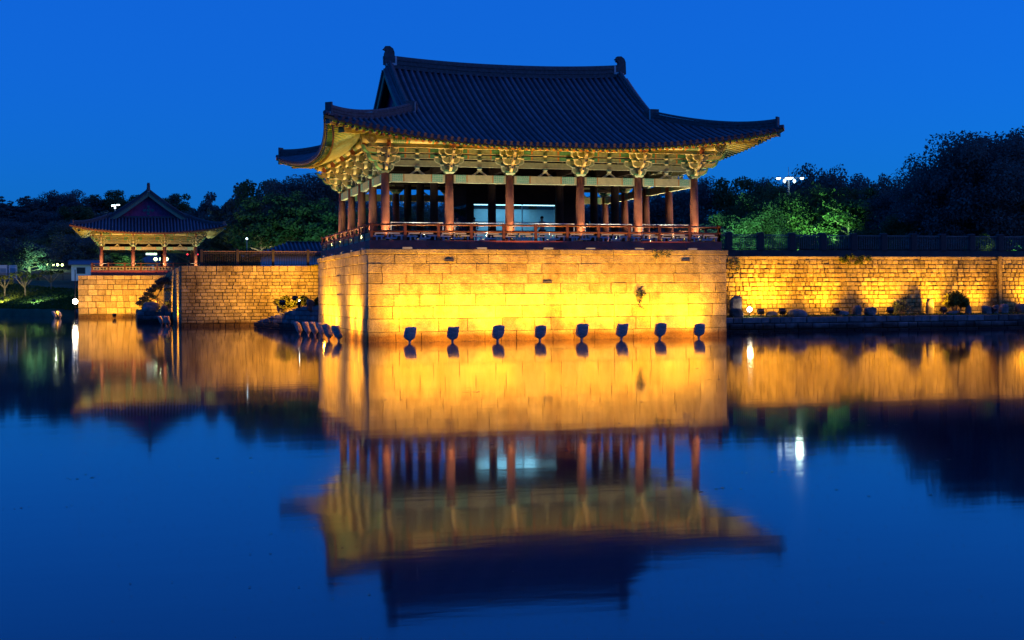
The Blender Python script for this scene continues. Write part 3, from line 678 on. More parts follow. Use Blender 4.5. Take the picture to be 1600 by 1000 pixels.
        for sy in (-1, 1):
            pts = [(sg * (xv - 0.2), sy * y, zs(dg + 9, Hy - abs(y), xv)) for y in np.linspace(0.12, Hy - dg + 0.1, 18)]
            mb = MB(); ridge_sweep(mb, pts, ridge_h * 0.62, 0.32); vo = mb.build('verge_ridge', m_ridge, roof)
            p = pts[-1]; mb = MB(); mb.box((p[0], p[1] + sy * 0.09, p[2] + ridge_h * .5), (0.46, 0.1, ridge_h * 1.15)); mb.build('ridge_end_tile', m_ridge, roof)
            mb = MB(); mb.box((p[0], p[1] + sy * 0.17, p[2] + 0.03), (0.40, 0.06, 0.12)); mb.box((p[0] - sg * .25, p[1] + sy * .05, p[2] + ridge_h * .55), (0.05, 0.1, ridge_h * .9)); mb.build('plaster_cap', m_plaster, roof)
            mb = MB()
            for q in range(1, len(pts) * 2 - 3):
                i0 = q // 2; p = Vector(pts[i0]).lerp(Vector(pts[i0 + 1]), 0.5 * (q % 2)); mb.tube([(p.x - sg * .05, p.y, p.z + .0), (sg * (xv + 0.2), p.y, p.z - 0.03)], 0.085, 8)
            mb.build('verge_tiles', m_tile, roof)
            # bargeboard
            mb = MB(); pts3 = [(sg * (xv + 0.06), sy * y, zs(dg + 9, Hy - abs(y), xv) - 0.26) for y in np.linspace(0.02, Hy - dg + 0.2, 16)]
            mb.sweep(pts3, [(-.04, -.3), (.04, -.3), (.04, .2), (-.04, .2)], 0); mb.build('barge_board', m_barge, roof)
            # hip ridge
            pts = []
            for q in range(22):
                d = 0.28 + (dg + 0.25 - 0.28) * q / 21; pts.append((sg * (Hx - d), sy * (Hy - d), zs(d, d) + 0.02 + 0.10 * max(0, 1 - d / 2.0) ** 2))
            mb = MB(); ridge_sweep(mb, pts[::-1], ridge_h * 0.62, 0.30); mb.build('hip_ridge', m_ridge, roof)
            p = Vector(pts[0]); dd = Vector((sg, sy, 0)).normalized()
            mb = MB(); mb.bar(p - dd * .03 + Vector((0, 0, ridge_h * .36)), p + dd * .07 + Vector((0, 0, ridge_h * .36)), 0.36, ridge_h * .9); mb.build('ridge_end_tile', m_ridge, roof)
            mb = MB(); mb.bar(p - dd * .02 + Vector((0, 0, 0.0)), p + dd * .1 + Vector((0, 0, 0.0)), 0.3, .1); mb.build('plaster_cap', m_plaster, roof)
            mb = MB(); mb.tube([p + dd * -.3 + Vector((0, 0, -0.03)), p + dd * .34 + Vector((0, 0, 0.0))], 0.1, 10); mb.bar(p - dd * .3 - Vector((0, 0, .09)), p + dd * .25 - Vector((0, 0, .07)), 0.3, 0.08); mb.build('corner_tile', m_tile, roof)
        # gable wall
        yb = Hy - dg; zb = zs(dg + 9, Hx - gx) - 0.1; npk = 22; mb = MB()
        for q in range(npk):
            ya, yc = -yb + 2 * yb * q / npk, -yb + 2 * yb * (q + 1) / npk; za = zs(dg + 9, Hy - abs(ya), xv) - 0.1; zc_ = zs(dg + 9, Hy - abs(yc), xv) - 0.1
            g = 0.012; xo = sg * gx
            mb.hexa([(xo - .03, ya + g, zb), (xo + .03, ya + g, zb), (xo + .03, yc - g, zb), (xo - .03, yc - g, zb), (xo - .03, ya + g, max(za, zb + .01)), (xo + .03, ya + g, max(za, zb + .01)), (xo + .03, yc - g, max(zc_, zb + .01)), (xo - .03, yc - g, max(zc_, zb + .01))], 0)
        mb.box2(min(sg * gx, sg * (gx - .06)), max(sg * gx, sg * (gx - .06)), -yb, yb, zb, zb + .05, 0)
        gw = mb.build('gable_wall', m_gable, roof)
        zt = zs(dg + 9, Hy) - 1.75; mb = MB(); xo = sg * (gx + 0.05)
        for a, b, s_ in ((0, 0, .26), (-.42, 0, .2), (.42, 0, .2), (0, .38, .2), (0, -.36, .2)): mb.prism([(s_, 0), (0, s_), (-s_, 0), (0, -s_)], (xo, a, zt + b), (0, 1, 0), (0, 0, 1), 0.05, 0)
        mb.build('gable_ornament', m_teal, roof)
        mb = MB(); mb.box2(min(sg * (gx + .03), sg * (gx + .22)), max(sg * (gx + .03), sg * (gx + .22)), -yb - .1, yb + .1, zb + 0.06, zb + 0.24); mb.build('gable_foot_ridge', m_ridge, roof)
    return root, dict(Hx=Hx, Hy=Hy)
xs = [-8.135, -4.935, -1.835, 1.885, 5.015, 8.135]; ys = [-6.83, -3.415, 0.0, 3.415, 6.83]
big, bi = pavilion('pavilion', 'large open pavilion with red columns and sweeping dark tiled roof on the granite platform', (9.225, 8.03, 4.88), 0, xs, ys, 3.31, 0.215, 3.45, 4.30, 1.35, 0.349, 0.014, 5.15,
    (-9.1, 9.17, -7.93, 8.9, 0.42), True, 1.0, 0.62, 0.325, [(i, 1) for i in (1, 2, 3, 4)] + [(i, 3) for i in (1, 2, 3, 4)] + [(1, 2), (4, 2)], 1.0)
xs2 = [-5.4, -1.8, 1.8, 5.4]; ys2 = [-4.87, -1.62, 1.62, 4.87]
small, si = pavilion('pavilion', 'small distant pavilion with red gable facing the pond at far left', (-8.68, 91.4, 4.95), math.pi / 2, xs2, ys2, 2.58, 0.2, 3.1, 3.52, 1.2, 0.49, 0.013, 3.92,
    (-6.6, 6.6, -5.9, 5.9, 0.5), False, 0.85, 0.5, 0.33, [], 1.0)
# lamps at the column feet
def uplights(root, spots, pw, gl):
    mb = MB(); mb.lathe([(0.07, 0), (0.09, 0.03), (0.09, 0.12)], n=10); mb.lathe([(0.075, 0.121), (0.07, 0.125)], n=10, m=1); me = mb.mesh('column_uplight', [m_metal, m_warm_lens])
    for (x, y, nx_, ny_) in spots:
        o = obj('column_uplight', me, root, (x + nx_ * 0.62, y + ny_ * 0.62, 0.0))
        spot(o, (0, 0, 0.2), (-nx_ * 0.62 * 0.8, -ny_ * 0.62 * 0.9, 0.95), pw, WARM, 80, 0.9, 0.05)
        spot(o, (0, 0, 0.22), (nx_ * 0.9, ny_ * 0.9, 4.2), gl, (1.0, .88, .5), 120, 0.9, 0.05)
uplights(big, [(x, ys[0], 0, -1) for x in xs] + [(xs[0], y, -1, 0) for y in ys[1:]] + [(xs[-1], y, 1, 0) for y in ys[1:]] + [(x, ys[-1], 0, 1) for x in xs[1:-1]], 110, 110)
uplights(small, [(xs2[0], y, -1, 0) for y in ys2] + [(x, ys2[-1], 0, 1) for x in xs2[1:]] + [(x, ys2[0], 0, -1) for x in xs2[1:]], 100, 290)
# flat lamps added on the deck to brighten brackets and eaves, and sleeper blocks under the edge beam
def added_eave_lamps(root, L, p):
    mb = MB(); mb.box2(-.24, .24, -.07, .07, -.02, .07); mb.box2(-.2, .2, -.05, .05, .0701, .075, 1); me = mb.mesh('added_eave_lamp', [m_fret, m_warm_lens])
    for (x, y, nx_, ny_) in L:
        o = obj('added_eave_lamp', me, root, (x, y, 0), math.atan2(ny_, nx_) + math.pi / 2)
        spot(o, (0, -.05, .14), (0, .35, 4.0), p, EAVE, 125, .9, .08)
EAVE = (1.0, 0.92, 0.56)
mids = lambda v: [(a + b) / 2 for a, b in zip(v[:-1], v[1:])]
added_eave_lamps(big, [(x, -7.70, 0, -1) for x in mids(xs)], EAVE_P * 1.1)
added_eave_lamps(big, [(8.94, y, 1, 0) for y in mids(ys)], EAVE_P)
EAVE = (0.92, 1.0, 0.6)
added_eave_lamps(big, [(-8.88, y, -1, 0) for y in mids(ys)], EAVE_P * 0.7)
mb = MB(); mb.box2(-.24, .24, -.07, .07, 0, .085); sl = mb.mesh('sleeper_block', m_fret)
for (x, y, a) in [(x, -8.02, 0) for x in (-7.3, -3.6, -0.2, 2.0, 4.6, 7.5)] + [(-9.2, y, math.pi / 2) for y in (-6.6, -3.4, 0.0, 3.4, 6.6)]: obj('sleeper_block', sl, big, (x, y, -0.42), a)
# lamp boxes, inner guard rail of the large pavilion
def guard_rail():
    me_m = m_metal
    for a, b in zip(xs[:-1], xs[1:]):
        mb = MB(); mb.tube([(a + .3, ys[0] + .1, 0.92), (b - .3, ys[0] + .1, 0.92)], 0.022, 6)
        for x in (a + .3, b - .3): mb.tube([(x, ys[0] + .1, -0.02), (x, ys[0] + .1, 0.94)], 0.025, 6)
        mb.build('guard_rail', m_white, big)
guard_rail()
# ------------------------------------------------------------------ glass room inside the large pavilion
def glass_room():
    x0, x1, y0, y1, z0 = 6.62, 12.9, 7.05, 11.2, 4.88
    t = thing('glass_room', 'glass walled exhibition room with cyan lighting inside the large pavilion', 'room', ((x0 + x1) / 2, (y0 + y1) / 2, z0))
    a, b = (x1 - x0) / 2, (y1 - y0) / 2; zg, zt = 2.26, 3.3
    m_in = M('room_inner_wall', (0.30, 0.40, 0.45), 0.6, 0.15, 2)
    g = bpy.data.materials.new('clear_glass'); g.use_nodes = True; N = g.node_tree.nodes; L = g.node_tree.links
    for n in list(N): N.remove(n)
    o = N.new('ShaderNodeOutputMaterial'); tr = N.new('ShaderNodeBsdfTransparent'); gl = N.new('ShaderNodeBsdfGlossy'); mx = N.new('ShaderNodeMixShader'); fr = N.new('ShaderNodeFresnel')
    tr.inputs[0].default_value = (0.85, 0.95, 0.97, 1); gl.inputs['Roughness'].default_value = 0.02; fr.inputs['IOR'].default_value = 1.4
    L.new(fr.outputs[0], mx.inputs[0]); L.new(tr.outputs[0], mx.inputs[1]); L.new(gl.outputs[0], mx.inputs[2]); L.new(mx.outputs[0], o.inputs[0])
    mb = MB(); mb.box2(-a, a, -b, -b + .1, zg, zt); mb.box2(-a, a, b - .1, b, zg, zt); mb.box2(-a, -a + .1, -b + .1, b - .1, zg, zt); mb.box2(a - .1, a, -b + .1, b - .1, zg, zt); mb.box2(-a + .1, a - .1, -b + .1, b - .1, zt - .1, zt); mb.build('fascia', m_dark, t)
    mb = MB(); mb.box2(-a, a, b - .08, b, 0, zg); mb.box2(a - .08, a, -b + .1, b - .08, 0, zg); mb.build('inner_wall', m_in, t)
    mb = MB(); mb.box2(-a, a, -b, b, -.02, 0.02); mb.build('floor_slab', m_in, t)
    mb = MB(); mb.box2(-a + .1, a - .1, -b + .1, b - .1, zg + .3, zg + .33); mb.build('ceiling_panel', m_in, t)
    for i, (p, q) in enumerate((((-a, -b), (-a + .42, -b + .12)), ((-.02, -b), (.02, -b + .05)), ((a - 1.25, -b), (a, -b + .09)), ((-a + 1.35, -b), (-a + 1.40, -b + .05)), ((-a, b - .15), (-a + .1, b - .08)))):
        mb = MB(); mb.box2(p[0], q[0], p[1], q[1], 0, zg); mb.build('mullion', m_dark if i in (0, 2) else m_white, t)
    mb = MB(); mb.box2(-a + .42, a - 1.25, -b + .03, -b + .045, 0, zg); mb.build('glass_pane', g, t)
    mb = MB(); mb.box2(-a + .03, -a + .045, -b + .13, b - .15, 0, zg); mb.build('glass_pane', g, t)
    mb = MB(); mb.box2(-a + .42, a - 1.25, -b + .02, -b + .06, 1.28, 1.32); mb.build('transom_bar', m_white, t)
    mb = MB(); mb.box2(-a + .43, a - 1.26, -b + .06, -b + .10, zg - .05, zg - .005); mb.build('light_strip', m_office, t)
    for x, y, w, d in ((-1.0, -b + .5, 2.2, .12), (1.1, 0.5, .5, .9), (-.4, 1.2, 1.0, .12), (-1.7, 0.2, .12, 2.0)):
        mb = MB(); mb.box2(x - w / 2, x + w / 2, y - d / 2, y + d / 2, zg + .22, zg + .27); mb.build('ceiling_light', m_office, t)
    d = bpy.data.lights.new('room_light', 'AREA'); d.energy = 120; d.color = (0.30, 0.72, 1.0); d.size = 3.2
    o = obj('room_light', d, t, (0, 0, zg + .2))
    mb = MB(); mb.box2(-0.9, 1.3, 0.2, 1.3, 0.02, 0.9); mb.box2(-1.0, 1.4, 0.1, 1.4, 0.9, 0.96); mb.build('model_plinth', m_grey, t)
glass_room()
# ------------------------------------------------------------------ people on the deck
def person(label, loc, h, rz, shirt, trousers, lean=0.0):
    t = thing('person', label, 'person', loc, rz)
    k = h / 1.7
    def skin(name, V, E, Rr, mat, parent):
        me = bpy.data.meshes.new(name); me.from_pydata([(x * k, y * k, z * k) for x, y, z in V], E, []); me.materials.append(mat)
        o = obj(name, me, parent); s = o.modifiers.new('s', 'SKIN'); s.use_smooth_shade = True
        for i, r in enumerate(Rr): me.skin_vertices[0].data[i].radius = (r[0] * k, r[1] * k)
        me.skin_vertices[0].data[0].use_root = True
        u = o.modifiers.new('u', 'SUBSURF'); u.levels = 1; u.render_levels = 1; return o
    V = [(0, 0, .93), (0, .0, 1.15), (0, 0, 1.36), (0, -.01, 1.46), (0, -.03, 1.56), (0, -.03, 1.66), (.1, 0, .86), (.1, -.01, .48), (.1, .02, .08), (.1, -.12, .03), (-.1, 0, .86), (-.1, -.01, .48), (-.1, .02, .08), (-.1, -.12, .03), (.19, 0, 1.38), (.23, -.04, 1.12), (.16, -.24, 1.02), (.1, -.32, 1.03), (-.19, 0, 1.38), (-.23, -.04, 1.12), (-.16, -.24, 1.02), (-.1, -.32, 1.03)]
    E = [(0, 1), (1, 2), (2, 3), (3, 4), (4, 5), (0, 6), (6, 7), (7, 8), (8, 9), (0, 10), (10, 11), (11, 12), (12, 13), (2, 14), (14, 15), (15, 16), (16, 17), (2, 18), (18, 19), (19, 20), (20, 21)]
    Rr = [(.15, .11), (.13, .10), (.15, .10), (.055, .055), (.08, .095), (.07, .08), (.085, .085), (.06, .06), (.04, .045), (.04, .03), (.085, .085), (.06, .06), (.04, .045), (.04, .03), (.06, .06), (.045, .045), (.035, .035), (.035, .02), (.06, .06), (.045, .045), (.035, .035), (.035, .02)]
    b = skin('body', V, E, Rr, m_skin, t)
    big_ = lambda r, s: (r[0] * s, r[1] * s)
    idx = [1, 0, 2, 14, 15, 18, 19]; V2 = [V[i] for i in idx]; V2[1] = (0, 0, .90); V2[4] = (.215, -.02, 1.2); V2[6] = (-.215, -.02, 1.2)
    skin('shirt', V2, [(0, 1), (0, 2), (2, 3), (3, 4), (2, 5), (5, 6)], [big_(Rr[i], 1.18) for i in idx], shirt, t)
    idx = [0, 6, 7, 8, 10, 11, 12]; V3 = [V[i] for i in idx]; V3[0] = (0, 0, .95)
    skin('trousers', V3, [(0, 1), (1, 2), (2, 3), (0, 4), (4, 5), (5, 6)], [big_(Rr[i], 1.14) for i in idx], trousers, t)
    mb = MB()
    P = [[(0.098 * math.sin(th) * math.cos(ph) * k, (-.015 + .115 * math.sin(th) * math.sin(ph)) * k, (1.63 + .115 * math.cos(th)) * k) for ph in [2 * math.pi * j / 12 for j in range(13)]] for th in [0.02 + 1.75 * i / 6 for i in range(7)]]
    mb.grid(P); mb.build('hair', m_hair, t)
    mb = MB(); mb.tube([(0, -.10 * k, 1.585 * k), (0, -.155 * k, 1.56 * k)], [.012 * k, .018 * k], 6); mb.build('nose', m_skin, b)
m_teal_shirt = M('turquoise_cloth', (0.05, 0.5, 0.5), 0.9, 0.15, 8); m_dkshirt = M('dark_cloth', (0.03, 0.025, 0.05), 0.9, 0.15, 8); m_pants = M('trouser_cloth', (0.04, 0.045, 0.06), 0.9, 0.2, 6); m_pale = M('pale_cloth', (0.35, 0.33, 0.4), 0.9, 0.15, 8)
person('person in a turquoise top standing behind the pavilion railing', (5.87, 6.2, 4.86), 1.55, R(20), m_teal_shirt, m_pants)
person('person in dark clothes in front of the glass room corner', (6.7, 5.7, 4.86), 1.45, R(150), m_dkshirt, m_pants)
person('person in a pale top in front of the lit glass pane', (10.5, 5.8, 4.86), 1.55, R(200), m_pale, m_pants)
# ------------------------------------------------------------------ rock shaped flood lamps standing in the pond
def rock_head(seed):
    r = random.Random(seed); mb = MB(); n = 14
    prof = [(.05, -.5), (.055, .0), (.06, .08), (.09, .12), (.19, .17), (.255, .23), (.28, .33), (.285, .48), (.28, .62), (.275, .715), (.24, .75)]
    ph = r.uniform(0, 6); rows = []
    for q, (rr, z) in enumerate(prof):
        row = []
        for k in range(n + 1):
            a = 2 * math.pi * (k % n) / n; sq = 1 / max(abs(math.cos(a)), abs(math.sin(a)) * 1.0) ** 0.8 if q > 3 else 1
            w = 1 + (0.07 * math.sin(3 * a + ph + q) + 0.05 * math.sin(5 * a + 2 * ph - q)) * (q > 3)
            y = rr * math.sin(a) * (0.52 if q > 3 else 1) * w * min(sq, 1.2)
            row.append((rr * math.cos(a) * w * min(sq, 1.2), y - (max(0, z - .2) * 0.34), z + (0.03 * math.sin(a * 2 + ph + q) if q > 5 else 0)))
        rows.append(row)
    mb.grid(rows, 0, True); mb.face([rows[-1][k] for k in range(n)], 0)
    return mb
rmesh = [rock_head(s).mesh('lamp_head', m_rocklamp) for s in (1, 2, 3, 4)]
mb = MB(); mb.prism([(-.13, -.10), (.13, -.10), (.14, .06), (.1, .12), (-.1, .12), (-.14, .06)], (0, 0.005, 0.5), (1, 0, 0), (0, -0.32, 0.95), 0.05, 0); lens_me = mb.mesh('lens', m_amber_lens)
ORD = ['first', 'second', 'third', 'fourth', 'fifth', 'sixth', 'seventh', 'eighth']
def rock_lamp(i, label, x, y, rz, power, tgt, group, sc=1.0, col=AMBER, angle=160, low=.05, wide=.36):
    t = thing('rock_lamp', label, 'flood lamp', (x, y, 0), rz, group); t.scale = (sc, sc, sc)
    obj('lamp_head', rmesh[i % 4], t); ln = obj('lens', lens_me, t)
    spot(ln, (0, 0.12, 0.55), (tgt[0], tgt[1], tgt[2] + 1.9), power * 1.12, col, 130, 1.0, 0.09)
    spot(ln, (0, 0.12, 0.52), (tgt[0], tgt[1], .95), power * wide, col, angle, 1.0, 0.09)
    spot(ln, (0, 0.12, 0.55), (tgt[0] * .3 + rnd.uniform(-.15, .15), tgt[1], 1.15), power * low, col, 62, 1.0, 0.07)
for i, x in enumerate([1.72, 3.79, 6.0, 8.11, 10.24, 12.3, 14.32, 16.42]):
    rock_lamp(i, '%s rock-shaped flood lamp from the left, in the pond before the platform front' % ORD[i], x, -1.45, rnd.uniform(-.14, .14), FRONT_P, (0, 1.5, 2.1), 'rock lamps along the platform front', rnd.uniform(.95, 1.06), low=(.02, .05, .38, .03, .07, .03, .04, .45)[i])
for i, (x, y) in enumerate([(-1.55, 13.89), (-1.24, 12.43), (-1.04, 11.06), (-0.8, 10.0), (-1.23, 4.31), (-1.06, 2.22)]):
    rock_lamp(i + 1, '%s rock-shaped flood lamp from the left, in the pond beside the platform side wall' % ORD[i], x, y, R(-90 + (8 if i < 4 else 18)), SIDE_P, ((-.0 if i != 3 else 1.2), 1.4, 1.6), 'rock lamps along the platform side', rnd.uniform(.95, 1.06), low=.20, wide=.32)
for i, (x, y) in enumerate([(-18.1, 83.1), (-17.6, 83.3)]):
    rock_lamp(i, ('left' if i == 0 else 'right') + ' of the two orange-lit rock lamps at the far left wall corner', x, y, R(-75), 160, (0, 1.4, 1.6), 'far left rock lamps')
for i, (x, y) in enumerate([(-8.45, 43.4), (-8.15, 42.9), (-7.9, 42.6)]):
    rock_lamp(i, ['left', 'middle', 'right'][i] + ' one of three small orange-lit rock lamps before the brown wall corner', x, y, R(-90), 520, (0, 1.0, 1.6), 'middle rock lamps', 0.95)
def glow_on(root, loc, tgt, p): spot(root, loc, tgt, p, AMBER, 100, .8, .06)
# ------------------------------------------------------------------ floodlights
def flood(label, loc, rz, tilt, power, col=AMBER, group='floodlights on the narrow berm', lens=None, tgt=None, angle=120, s=1.0, low=0):
    t = thing('floodlight', label, 'floodlight', loc, rz, group)
    mb = MB(); mb.box2(-.17 * s, .17 * s, -.06, .06, 0, .05); mb.box2(-.03, .03, -.03, .03, .05, .14); mb.build('stand', m_metal, t)
    c, sn = math.cos(tilt), math.sin(tilt); y = Vector((0, c, sn)); z = Vector((0, -sn, c)); o = Vector((0, 0, .27 * s)); mb = MB()
    mb.bar(o - y * .11, o + y * .10, .36 * s, .24 * s, 0, up=z); mb.bar(o + y * .101, o + y * .125, .40 * s, .28 * s, 0, up=z); mb.build('housing', m_metal, t)
    mb = MB(); mb.bar(o + y * .126, o + y * .132, .33 * s, .21 * s, 0, up=z); ln = mb.build('lens', lens or m_warm_lens, t)
    spot(ln, tuple(o + y * .2), tgt or tuple(o + y * 3), power, col, angle, .9, .1)
    if low: spot(ln, tuple(o + y * .2), (0, 3, .6), power * low, col, 165, 1.0, .1)
for i, (x, p) in enumerate([(26.3, 1), (29.86, 1.15), (33.5, .95), (37.2, .9), (40.75, 1.0)]):
    flood('%s black floodlight from the left on the berm, aimed at the retaining wall' % ORD[i], (x, 8.85, .86), rnd.uniform(-.4, .4), R(38), BERM_P * p, tgt=(0, 1.6, 2.8), angle=130, low=.11)
flood('black floodlight close to the platform corner, aimed at the retaining wall', (24.9, 8.85, .86), R(-10), R(38), BERM_P, tgt=(0, 1.6, 2.8), angle=130, low=.11)
flood('black floodlight past the corner pier at the right edge of the berm', (44.6, 8.85, .86), R(10), R(38), BERM_P, tgt=(0, 1.6, 2.8), angle=130, low=.11)
# glaring lamp facing the pond
t = thing('glaring_lamp', 'small glaring round lamp on the berm facing the pond beside the platform', 'lamp', (24.05, 8.6, .86)); mb = MB(); mb.tube([(0, 0, 0), (0, 0, .3)], .03, 8); mb.build('stand', m_metal, t)
mb = MB(); mb.lathe([(.02, -.14), (.1, -.11), (.145, 0), (.1, .11), (.02, .14)], (0, 0, .42), 14); mb.build('bulb', m_star_lens, t); point(t, (0, -.25, .5), 14, (1, .7, .25), .1)
t = thing('glaring_lamp', 'brilliant white lamp on a thin pole at the far left wall corner', 'lamp', (-16.05, 81.7, 0)); mb = MB(); mb.tube([(0, 0, -.4), (0, 0, 5.0)], .045, 8); mb.build('pole', m_metal, t)
mb = MB(); mb.lathe([(.03, -.26), (.18, -.2), (.27, 0), (.18, .2), (.03, .26)], (0, -.12, 1.74), 14); mb.build('bulb', m_star_lens, t); point(t, (0, -.6, 1.74), 50, (1, .85, .6), .3)
# middle wall, far wall and return lights
flood('floodlight behind the pine on the low stone ledge lighting the stained wall', (-9.3, 79.3, .92), R(15), R(35), 2600, tgt=(-.9, 4.4, 1.5), group='wall floodlights', angle=140)
flood('second floodlight in the shallows nearer the stained wall', (-12.2, 79.8, .05), R(0), R(40), 2300, tgt=(0, 4.2, 2.3), group='wall floodlights', angle=140)
flood('floodlight low against the return of the brown stone wall', (-9.6, 57.5, .92), R(-120), R(30), 2600, tgt=(0, 3, 1.0), group='wall floodlights', angle=150)
flood('floodlight on the shrub bank by the platform aimed at the brown wall', (0.4, 32.2, 1.75), R(12), R(35), 4200, tgt=(-.3, 4.6, 2.4), group='wall floodlights', angle=130)
flood('amber floodlight under the shrub on the bank beside the platform', (-1.15, 26.2, 1.5), R(-10), R(30), 1100, tgt=(.5, 2.5, .6), group='wall floodlights', angle=110)
# ------------------------------------------------------------------ berm with kerb at the right
def berm():
    mb = MB(); n = 40; rr = random.Random(5)
    rows = [[(18.4 + i * 1.45, y, (.80 if j == 0 else .86) + rr.uniform(-.03, .05) * (j > 0)) for j, y in enumerate((8.15, 8.8, 9.6, 10.5))] for i in range(n)]
    mb.grid(rows); tag(mb.build('berm_grass', m_grass), kind='structure')
    t = thing('berm_kerb', 'low dark stone kerb holding the berm above the water on the right', 'kerb')
    mb = MB(); mb.box2(18.5, 76, 8.06, 8.6, -.5, .78); mb.build('core', m_core, t)
    course_wall(t, 28.5, [-.3, .10, .46, .83], (.5, 1.2), lambda x, d, z: (18.5 + x, 8.0 + d, z), m_kerb, 31, gap=.03, proud=.05, b=.035)
    # bank beside the platform
    A = Vector((-2.35, 34.4)); B = Vector((0.45, 20.5)); d = (B - A); Ls = d.length; d.normalize(); nrm = Vector((-d.y, d.x))
    if nrm.x < 0: nrm = -nrm
    def hz(s): return .25 + 1.25 * min(1, s / (Ls * .8))
    mb = MB(); rows = []
    for i in range(13):
        s = Ls * i / 12; p = A + d * s; rows.append([(p.x + nrm.x * w, p.y + nrm.y * w, hz(s) + .12 * (w > .5) + rr.uniform(-.03, .03)) for w in (0.1, .8, 1.8, 4.5)])
    mb.grid(rows); tag(mb.build('bank_grass', m_grass), kind='structure')
    t = thing('bank_kerb', 'dark stone revetment of the shrub bank between platform and brown wall', 'kerb')
    r = random.Random(4)
    for ci in range(6):
        s = r.uniform(0, .4)
        while s < Ls:
            w = r.uniform(.5, 1.0); z0 = -.25 + ci * .3; z1 = z0 + .29; mid = hz(min(Ls, s + w / 2)) + .06
            if z0 < mid - .06:
                q = MB(); p = A + d * s
                stone_mb(q, 0.015, w - .015, z0 + .01, min(z1, mid), r.uniform(.0, .06), .4, .035, lambda x, dd, z: (A.x + d.x * (s + x) + nrm.x * dd, A.y + d.y * (s + x) + nrm.y * dd, z), r); q.build('stone', m_kerb, t)
            s += w
    # ledge with the pine
    t = thing('stone_ledge', 'low dark stone ledge in the water carrying a small pine at the wall corner', 'ledge')
    mb = MB(); mb.box2(-10.1, -7.35, 55.06, 82, -.5, .9); mb.build('core', m_earth, t)
    course_wall(t, 2.8, [-.3, .2, .6, .95], (.5, 1.0), lambda x, dd, z: (-10.15 + x, 55 + dd, z), m_kerb, 35, gap=.03, proud=.04, b=.03)
berm()
# ------------------------------------------------------------------ boulders
def boulder(label, loc, dims, seed, group=None, rz=0):
    r = random.Random(seed); mb = MB(); nu, nv = 12, 8; f = [(r.uniform(-1, 1), r.uniform(-1, 1), r.uniform(-1, 1), r.uniform(1.5, 4), r.uniform(0, 6)) for _ in range(7)]; P = []
    for i in range(nv + 1):
        th = math.pi * (0.02 + 0.96 * i / nv); row = []
        for j in range(nu + 1):
            ph = 2 * math.pi * (j % nu) / nu; v = Vector((math.sin(th) * math.cos(ph), math.sin(th) * math.sin(ph), math.cos(th)))
            w = 1 + sum(.07 * math.sin(v.dot(Vector(q[:3])) * q[3] + q[4]) for q in f); v = Vector([math.copysign(abs(c) ** .7, c) for c in v]) * w
            row.append((v.x * dims[0] / 2, v.y * dims[1] / 2, dims[2] / 2 * (v.z + .8)))
        P.append(row)
    mb.grid(P, 0, False); return tag(mb.build('boulder', m_rock, None, loc, rz), label, 'boulder', group)
for q, (lb, x, y, w, h) in enumerate([('tall dark standing boulder at the left end of the berm by the platform', 23.45, 9.3, .75, 1.35), ('rounded boulder at the foot of the standing boulder by the platform', 23.3, 8.6, .8, .62), ('long oval boulder lying between two floodlights on the berm', 27.05, 8.6, 1.05, .5), ('low flat boulder left of the boulder pair on the berm', 30.3, 8.9, .7, .36), ('upright blocky boulder, left of the boulder pair on the berm', 31.2, 8.75, .55, .68), ('wide angular boulder, right of the boulder pair on the berm', 32.0, 8.65, .8, .6), ('dark standing boulder left of the lit bush on the berm', 36.7, 9.6, .5, 1.1), ('small flat boulder beside the glaring lamp on the berm', 25.6, 8.9, .6, .4), ('flat boulder under the lit bush on the berm', 37.9, 9.0, .8, .3), ('jagged upright rock right of the lit bush', 39.1, 9.1, .4, .65), ('squat rock amid glowing stones right of the lit bush', 40.3, 8.9, .6, .62), ('curled dark rock near the corner pier', 40.95, 9.0, .45, .65), ('trough-like grey rock at the corner pier', 41.7, 9.1, .6, .7), ('large dark block rock at the right edge of the berm', 43.6, 9.5, 1.5, .75)]):
    boulder(lb, (x, y, .82), (w, w * .7, h), 100 + q, None, rnd.uniform(-.4, .4))
boulder('pale lit boulder left of the yellow shrub on the bank', (-.95, 29.0, 1.1), (.55, .4, .62), 130); boulder('dark boulder against the platform side on the bank', (.15, 21.9, 1.3), (.55, .5, .75), 131)
boulder('dark boulder on the stone ledge under the small pine', (-9.1, 56.2, .9), (1.6, 1.2, .9), 132); boulder('smaller dark boulder right of the small pine trunk', (-7.9, 56.0, .9), (.7, .6, .7), 133)
# bollard lamp
t = thing('bollard_lamp', 'small dark bollard lamp with a domed cap in front of the yellow shrub', 'lamp', (-.12, 25.6, 1.32)); mb = MB(); mb.lathe([(.11, 0), (.11, .42), (.125, .44), (.1, .52), (.03, .56)], n=12); mb.build('bollard', m_metal, t); mb = MB(); mb.lathe([(.03, .561), (.035, .60), (.012, .62)], n=10); mb.build('lens', m_star_lens, t)
